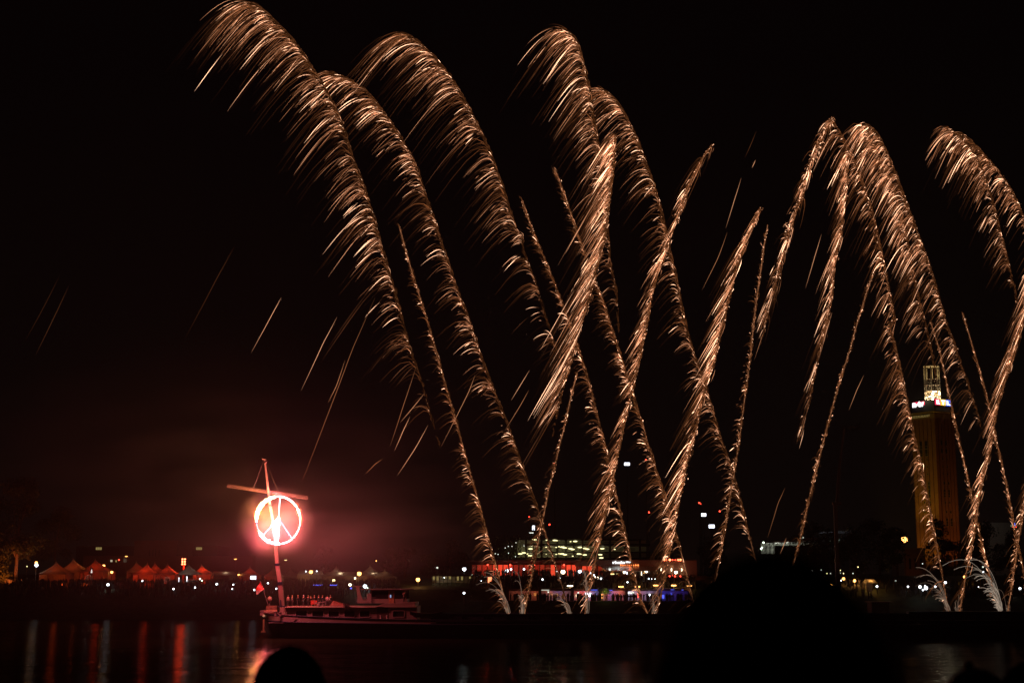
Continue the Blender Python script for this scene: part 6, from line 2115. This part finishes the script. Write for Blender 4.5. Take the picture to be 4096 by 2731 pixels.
# building at the tower foot
D = 480
a, b = P(3622, 2340, D), P(3700, 2196, D)
fb = thing('tower_annex', ((a.x + b.x) / 2, D, 9.9), 'dim orange-lit brick annex at the left foot of the tower', 'building')
MB().box(a.x, D, 9.6, b.x, D + 16, b.z).build('wall', MB_BR, fb)
MB().box(a.x - .5, D - .4, b.z, b.x + .4, D + 16.4, b.z + .5).build('cornice', M_stone, fb)
for px in (3640, 3662, 3684):
    q0, q1 = P(px - 3, 2275, D), P(px + 3, 2232, D)
    MB().box(q0.x, D - .1, q0.z, q1.x, D - .02, q1.z).build('window', M_glass, fb)
plight('wall_light', P(3650, 2300, D - 8), (1, .4, .1), 130, .4, fb)
D = 600
a, b = P(3938, 2300, D), P(4040, 2089, D)
fb = thing('distant_block', ((a.x + b.x) / 2, D, 9.9), 'plain dim pale block behind the trees near the right edge', 'building')
MB().box(a.x, D, 9.6, b.x, D + 20, b.z).build('wall', mat('dim_pale_wall', (.3, .27, .24), .9), fb)
plight('wall_light', P(3985, 2110, D - 16), (1, .85, .7), 320, .4, fb)
D = 560
p = P(4055, 2103, D)
rt = thing('neon_sign', (p.x, D, 9.9), 'tiny red and blue neon sign near the right edge', 'sign')
MB().box(p.x - .3, D + .1, 9.9, p.x + .3, D + .5, p.z + 1).build('post', M_post, rt)
MB().box(p.x - .4, D, p.z - .5, p.x + 1.1, D + .1, p.z - .2).build('red_tube', E['red'], rt)
MB().box(p.x + .3, D, p.z - .1, p.x + .6, D + .1, p.z + 1.2).build('blue_tube', E['blue'], rt)
MB().box(p.x - 1.2, D, p.z - .3, p.x - .5, D + .1, p.z + .5).build('white_panel', emat('neon_dim', (.4, .5, .3), .3), rt)

# ------------------------------------------------------------------ dark crane right of the head
DK = 262.0
dcr = thing('dark_crane', P(3352, 2452, DK), 'unlit dark telescopic crane with a lattice head rising beside the twin peak', 'crane')
M_dkc = mat('dark_crane_steel', (.07, .06, .055), .6, var=.2)


def dboom(pa, pb, w_):
    pa, pb = P(*pa, DK), P(*pb, DK)
    d = (pb - pa).normalized()
    s_ = Vector((d.z, 0, -d.x))
    vs = []
    for p_ in (pa, pb):
        for a_, b_ in ((-1, -1), (1, -1), (1, 1), (-1, 1)):
            vs.append(p_ + s_ * (w_ / 2 * a_) + Vector((0, w_ / 2 * b_, 0)))
    MB().add(vs, [(0, 1, 2, 3), (7, 6, 5, 4), (0, 4, 5, 1), (1, 5, 6, 2), (2, 6, 7, 3), (3, 7, 4, 0)]).build('boom_section', M_dkc, dcr)


dboom((3358, 2452), (3348, 2230), .75)
dboom((3348, 2230), (3340, 2010), .6)
dboom((3347, 2012), (3358, 1860), .42)
dboom((3358, 1862), (3378, 1712), .3)
MB().box(P(3330, 2016, DK).x, DK - .5, PZ(2020, DK), P(3362, 2008, DK).x, DK + .5, PZ(2008, DK)).build('boom_collar', M_dkc, dcr)
lt = MB()
rnd = random.Random(8)
for i in range(46):
    a_ = P(3385 + rnd.uniform(-22, 52), 1708 + rnd.uniform(-10, 14), DK)
    b_ = a_ + Vector((rnd.uniform(-1, 1), rnd.uniform(-.6, .6), rnd.uniform(-.5, .5)))
    lt.tube([a_, b_], .045, 4)
lt.build('lattice_head', M_dkc, dcr)
wk = thing('work_boat', (PX(3560, 250, 2440), 252, 0), 'faint dark work boat behind the barge at the dark crane foot', 'boat')
a, b = P(3300, 2470, 250), P(3790, 2446, 250)
h_ = MB()
for i in range(13):
    t = i / 12
    x = a.x + (b.x - a.x) * t
    w_ = 3.2 * (1 - max(0, (t - .75) / .25) ** 2) ** .5 if t < 1 else .1
    h_.v += [(x, 252 - w_, 3.4 - .3 * t), (x, 252 - w_ * .8, -.6), (x, 252 + w_ * .8, -.6), (x, 252 + w_, 3.4 - .3 * t)]
for i in range(12):
    for k in range(4):
        h_.f.append((i * 4 + k, i * 4 + (k + 1) % 4, (i + 1) * 4 + (k + 1) % 4, (i + 1) * 4 + k))
h_.build('hull', M_hull, wk)
q0, q1 = P(3490, 2440, 250), P(3560, 2408, 250)
MB().box(q0.x, 250.5, 3.2, q1.x, 253.5, q1.z).build('cabin', M_dkc, wk)
MB().box(q0.x - .3, 250.2, q1.z, q1.x + .8, 253.8, q1.z + .12).build('cabin_roof', M_strake, wk)

# ------------------------------------------------------------------ trees, bushes
M_leaf = mat('dark_leaves', (.035, .05, .018), .8, var=.45, vs=.7)
M_bark = mat('bark', (.14, .10, .07), .9, var=.3, vs=2)


def leaves(rg, centres, radii, n, size):
    """n small leaf faces spread through clumps"""
    idx = rg.integers(0, len(centres), n)
    C_ = np.array(centres)[idx]
    Rr = np.array(radii)[idx]
    d = rg.normal(size=(n, 3))
    d /= np.linalg.norm(d, axis=1, keepdims=True)
    rad = rg.random(n) ** .45
    c = C_ + d * (Rr * rad)[:, None] * np.array([1, 1, .8])
    a = rg.normal(size=(n, 3)); a /= np.linalg.norm(a, axis=1, keepdims=True)
    b = np.cross(a, rg.normal(size=(n, 3))); b /= np.linalg.norm(b, axis=1, keepdims=True)
    s = size * (.6 + .8 * rg.random(n))[:, None]
    v = np.stack([c - a * s, c - b * s * .5, c + a * s, c + b * s * .5], 1).reshape(-1, 3)
    me = bpy.data.meshes.new('crown')
    me.vertices.add(len(v)); me.vertices.foreach_set('co', v.astype(np.float32).ravel())
    me.loops.add(4 * n); me.loops.foreach_set('vertex_index', np.arange(4 * n, dtype=np.int32))
    me.polygons.add(n); me.polygons.foreach_set('loop_start', np.arange(0, 4 * n, 4, dtype=np.int32))
    me.update(calc_edges=True)
    me.materials.append(M_leaf)
    return me


def tree(x, y, H, W_, label, seed, group='trees on the far bank', trunk=.3, n=2600, size=.34, low=.28, bark=None):
    rg = np.random.default_rng(seed)
    z0 = gz(x, y)
    root = thing('tree', (x, y, z0), label, 'tree', group)
    cen, rad = [], []
    k = 13
    for i in range(k):
        t = rg.random()
        a = rg.random() * 6.28
        rr = W_ * .5 * (1 - abs(t - .4) * .9) * rg.random() ** .5 * .8
        cen.append((x + rr * math.cos(a), y + rr * math.sin(a), z0 + H * (low + (.92 - low) * t)))
        rad.append(W_ * (.13 + .12 * rg.random()))
    mb = MB()
    top = Vector((x + rg.normal() * .3, y, z0 + H * .62))
    mb.tube([(x, y, z0 - .3), (x + .1, y, z0 + H * .2), (x + rg.normal() * .2, y, z0 + H * .42), top], [trunk * 1.25, trunk, trunk * .75, trunk * .3], 8)
    for c, r_ in list(zip(cen, rad))[:9]:
        st_ = Vector((x, y, z0 + H * (.2 + .3 * rg.random())))
        mid = st_.lerp(Vector(c), .5) + Vector((0, 0, -.3))
        mb.tube([st_, mid, c], [trunk * .4, trunk * .25, .04], 5)
    mb.build('trunk', bark or M_bark, root, smooth=True)
    link('crown', leaves(rg, cen, rad, n, size), root)
    return root


tree(PX(62, 366), 366, 27, 17, 'tall tree at the far left with an orange-lit trunk', 11, n=5200, size=.36, trunk=.42, low=.26)
tree(PX(-8, 362), 362, 14, 9, 'bushy tree cut by the left edge, lit brown-orange', 12, n=2600, low=.1)
tree(PX(215, 392), 392, 19, 15, 'dark spreading tree behind the first two tents', 13, n=3000)
rt = thing('tree_uplight', (PX(20, 356), 356, gz(PX(20, 356), 356)), 'small ground light at the foot of the far left trees', 'floodlight')
MB().lathe(tuple(rt.location), [(.2, 0), (.25, .2), (.15, .35)], 8).build('housing', M_black, rt)
plight('lamp_light', rt.location + Vector((0, 0, 1)), (1, .17, .02), 4500, .3, rt, spot=((PX(20, 366), 366, 22), R(120)))
plight('lamp_light', Vector((PX(88, 360), 360, gz(PX(88, 360), 360) + 1.5)), (1, .20, .06), 1500, .3, rt, spot=((PX(75, 366), 366, 13), R(60)))
TL = [(1620, 385, 9.5, 9, 'dark round tree left of the lit shelter'), (1570, 378, 7.5, 7, 'small dark tree at the right end of the dim tents'), (1715, 376, 7, 6, 'pale-green lit small tree at the left end of the lit shelter'),
      (1800, 392, 9, 11, 'dark spreading tree behind the lit shelter'), (1300, 388, 8, 8, 'dark tree behind the marquee with open bays'), (2035, 446, 14, 16, 'dark wide tree left of the parking garage'),
      (3240, 400, 15, 14, 'dark tree right of the foreground head'), (3330, 408, 13, 13, 'dark tree behind the dark crane mast'), (3425, 400, 15, 15, 'large dark tree left of the high orange lamp'), (3520, 404, 17, 15, 'large dark tree just left of the tower annex'),
      (3590, 398, 14, 11, 'dark tree touching the tower annex'), (3775, 420, 17, 11, 'dark tree hiding the foot of the tower'), (3820, 412, 14, 9, 'smaller dark tree at the right foot of the tower'), (3945, 410, 15, 13, 'dark tree before the pale distant block'),
      (4040, 404, 13, 11, 'dark tree near the right edge'), (3885, 430, 15, 12, 'dark tree in the gap right of the tower'), (2640, 420, 8, 9, 'dark tree behind the restaurant corner block'), (2860, 400, 10, 12, 'dark tree mostly hidden by the foreground head')]
for i, (px, D, H, W_, lb) in enumerate(TL):
    tree(PX(px, D), D, H, W_, lb, 40 + i, n=2000, low=.15)
# lit shrub by the lower pavilions
p = P(2420, 2366, 347)
rt = thing('potted_palm', (p.x, 347, 4.0), 'yellow-green lit palm bush before the lower pavilions', 'plant')
MB().tube([(p.x, 347, 3.9), (p.x, 347, p.z - .5)], .12, 6).build('stem', M_bark, rt)
rg = np.random.default_rng(2)
pl_me = leaves(rg, [(p.x + dx, 347, p.z + dz) for dx, dz in ((-.8, 0), (0, .3), (.8, 0), (0, -.2))], [.8, .9, .8, .7], 420, .16)
pl_me.materials[0] = mat('lit_leaves', (.16, .2, .04), .7)
link('fronds', pl_me, rt)
plight('plant_light', (p.x, 345.8, p.z + .1), (.9, 1, .35), 36, .2, rt)
p = P(945, 2293, 362)
rt = thing('potted_palm', (p.x, 362, gz(p.x, 362)), 'small faint palm among the crowd left of the crane', 'plant')
MB().tube([(p.x, 362, gz(p.x, 362)), (p.x, 362, p.z)], .1, 6).build('stem', M_bark, rt)
fr = MB()
for k in range(14):
    a_ = k * .45
    fr.tube([p, p + Vector((math.cos(a_) * .8, math.sin(a_) * .8, .7)), p + Vector((math.cos(a_) * 1.5, math.sin(a_) * 1.5, .1))], [.07, .09, .02], 4)
fr.build('fronds', mat('lit_leaves', (.16, .2, .04)), rt)

# ------------------------------------------------------------------ crowd
def crowd(name, label, n, fx, fd, seed):
    rg = random.Random(seed)
    mb = MB()
    for i in range(n):
        px, D = fx(rg), fd(rg)
        x = PX(px, D)
        z = gz(x, D) - .05
        h = rg.uniform(1.55, 1.88)
        w_ = rg.uniform(.19, .25)
        k = h / 1.75
        mb.lathe((x, D, z), [(.13, 0), (.15, .5 * k), (.17, .9 * k), (w_, 1.15 * k), (w_, 1.38 * k), (.1, 1.47 * k), (.06, 1.5 * k), (.09, 1.56 * k), (.11, 1.65 * k), (.07, 1.75 * k)], 7, 1, .65)
        if rg.random() < .14:
            s_ = rg.choice((-1, 1))
            mb.tube([(x + s_ * w_, D, z + 1.38 * k), (x + s_ * (w_ + .12), D - .15, z + 1.55 * k), (x + s_ * (w_ + .05), D - .2, z + 1.9 * k)], [.06, .05, .04], 5)
    o = mb.build(name, mat('crowd_clothes', (.05, .045, .045), .9, var=.6, vs=.8), smooth=True)
    tag(o, label, 'crowd', kind='stuff')


crowd('crowd', 'dense dark crowd standing in front of the tents', 1150, lambda r: r.uniform(20, 1600), lambda r: 361 - 14 * r.random() ** 1.5, 1)
crowd('crowd', 'dark crowd packed on the terrace and slope below the restaurant', 1000, lambda r: r.uniform(1880, 2780), lambda r: r.uniform(358.5, 371.5), 2)
crowd('crowd', 'row of people silhouetted before the lower pavilions', 170, lambda r: r.uniform(2040, 2770), lambda r: r.uniform(345.5, 348.5), 3)
crowd('crowd', 'people standing along the terrace edge before the red-lit windows', 200, lambda r: r.uniform(1895, 2650), lambda r: r.uniform(373.4, 375), 4)
crowd('crowd', 'sparse dark crowd on the bank below the tower', 260, lambda r: r.uniform(3380, 4100), lambda r: r.uniform(347, 362), 5)

# ------------------------------------------------------------------ spectators in the foreground, seen from behind
def spectator(px, ptop, D, h, rotz, label, hair, hm, jk, scale=1.0):
    x = PX(px, D, ptop)
    ztop = PZ(ptop, D)
    pm = person_meshes(h, 'front', 0, sub=2)
    hairtop = {'short': .13, 'long': .145, 'cap': .15}[hair]
    hgt = pm['head'].z + hairtop * pm['k']
    zz_ = ztop - hgt * scale
    return person(x, D, zz_, rotz, label, pm, M_cloth[jk], M_cloth['dark'], hair, hm, None, scale)


M_hairb = mat('dark_hair', (.006, .005, .0045), 1.0, var=.2, vs=30)
M_hairb.node_tree.nodes['Principled BSDF'].inputs['Specular IOR Level'].default_value = .1
M_capr = mat('dark_red_cap', (.10, .012, .012), .8, var=.1)
s1 = spectator(3060, 2172, 1.30, 1.72, R(180), 'spectator with a big head of dark hair, the huge black silhouette right of centre', 'long', M_hairb, 'dark')
s2 = spectator(1165, 2566, 3.9, 1.62, R(180), 'spectator seen from behind below the peace sign crane, in front of the barge bow', 'long', M_hairb, 'dark')
s4 = spectator(3900, 2640, 4.2, 1.56, R(190), 'spectator in a dark red cap with a button on top, bottom right', 'cap', M_capr, 'dark')
s5 = spectator(4110, 2632, 4.2, 1.6, R(180), 'spectator in black cut off by the bottom right corner', 'long', M_hairb, 'dark')
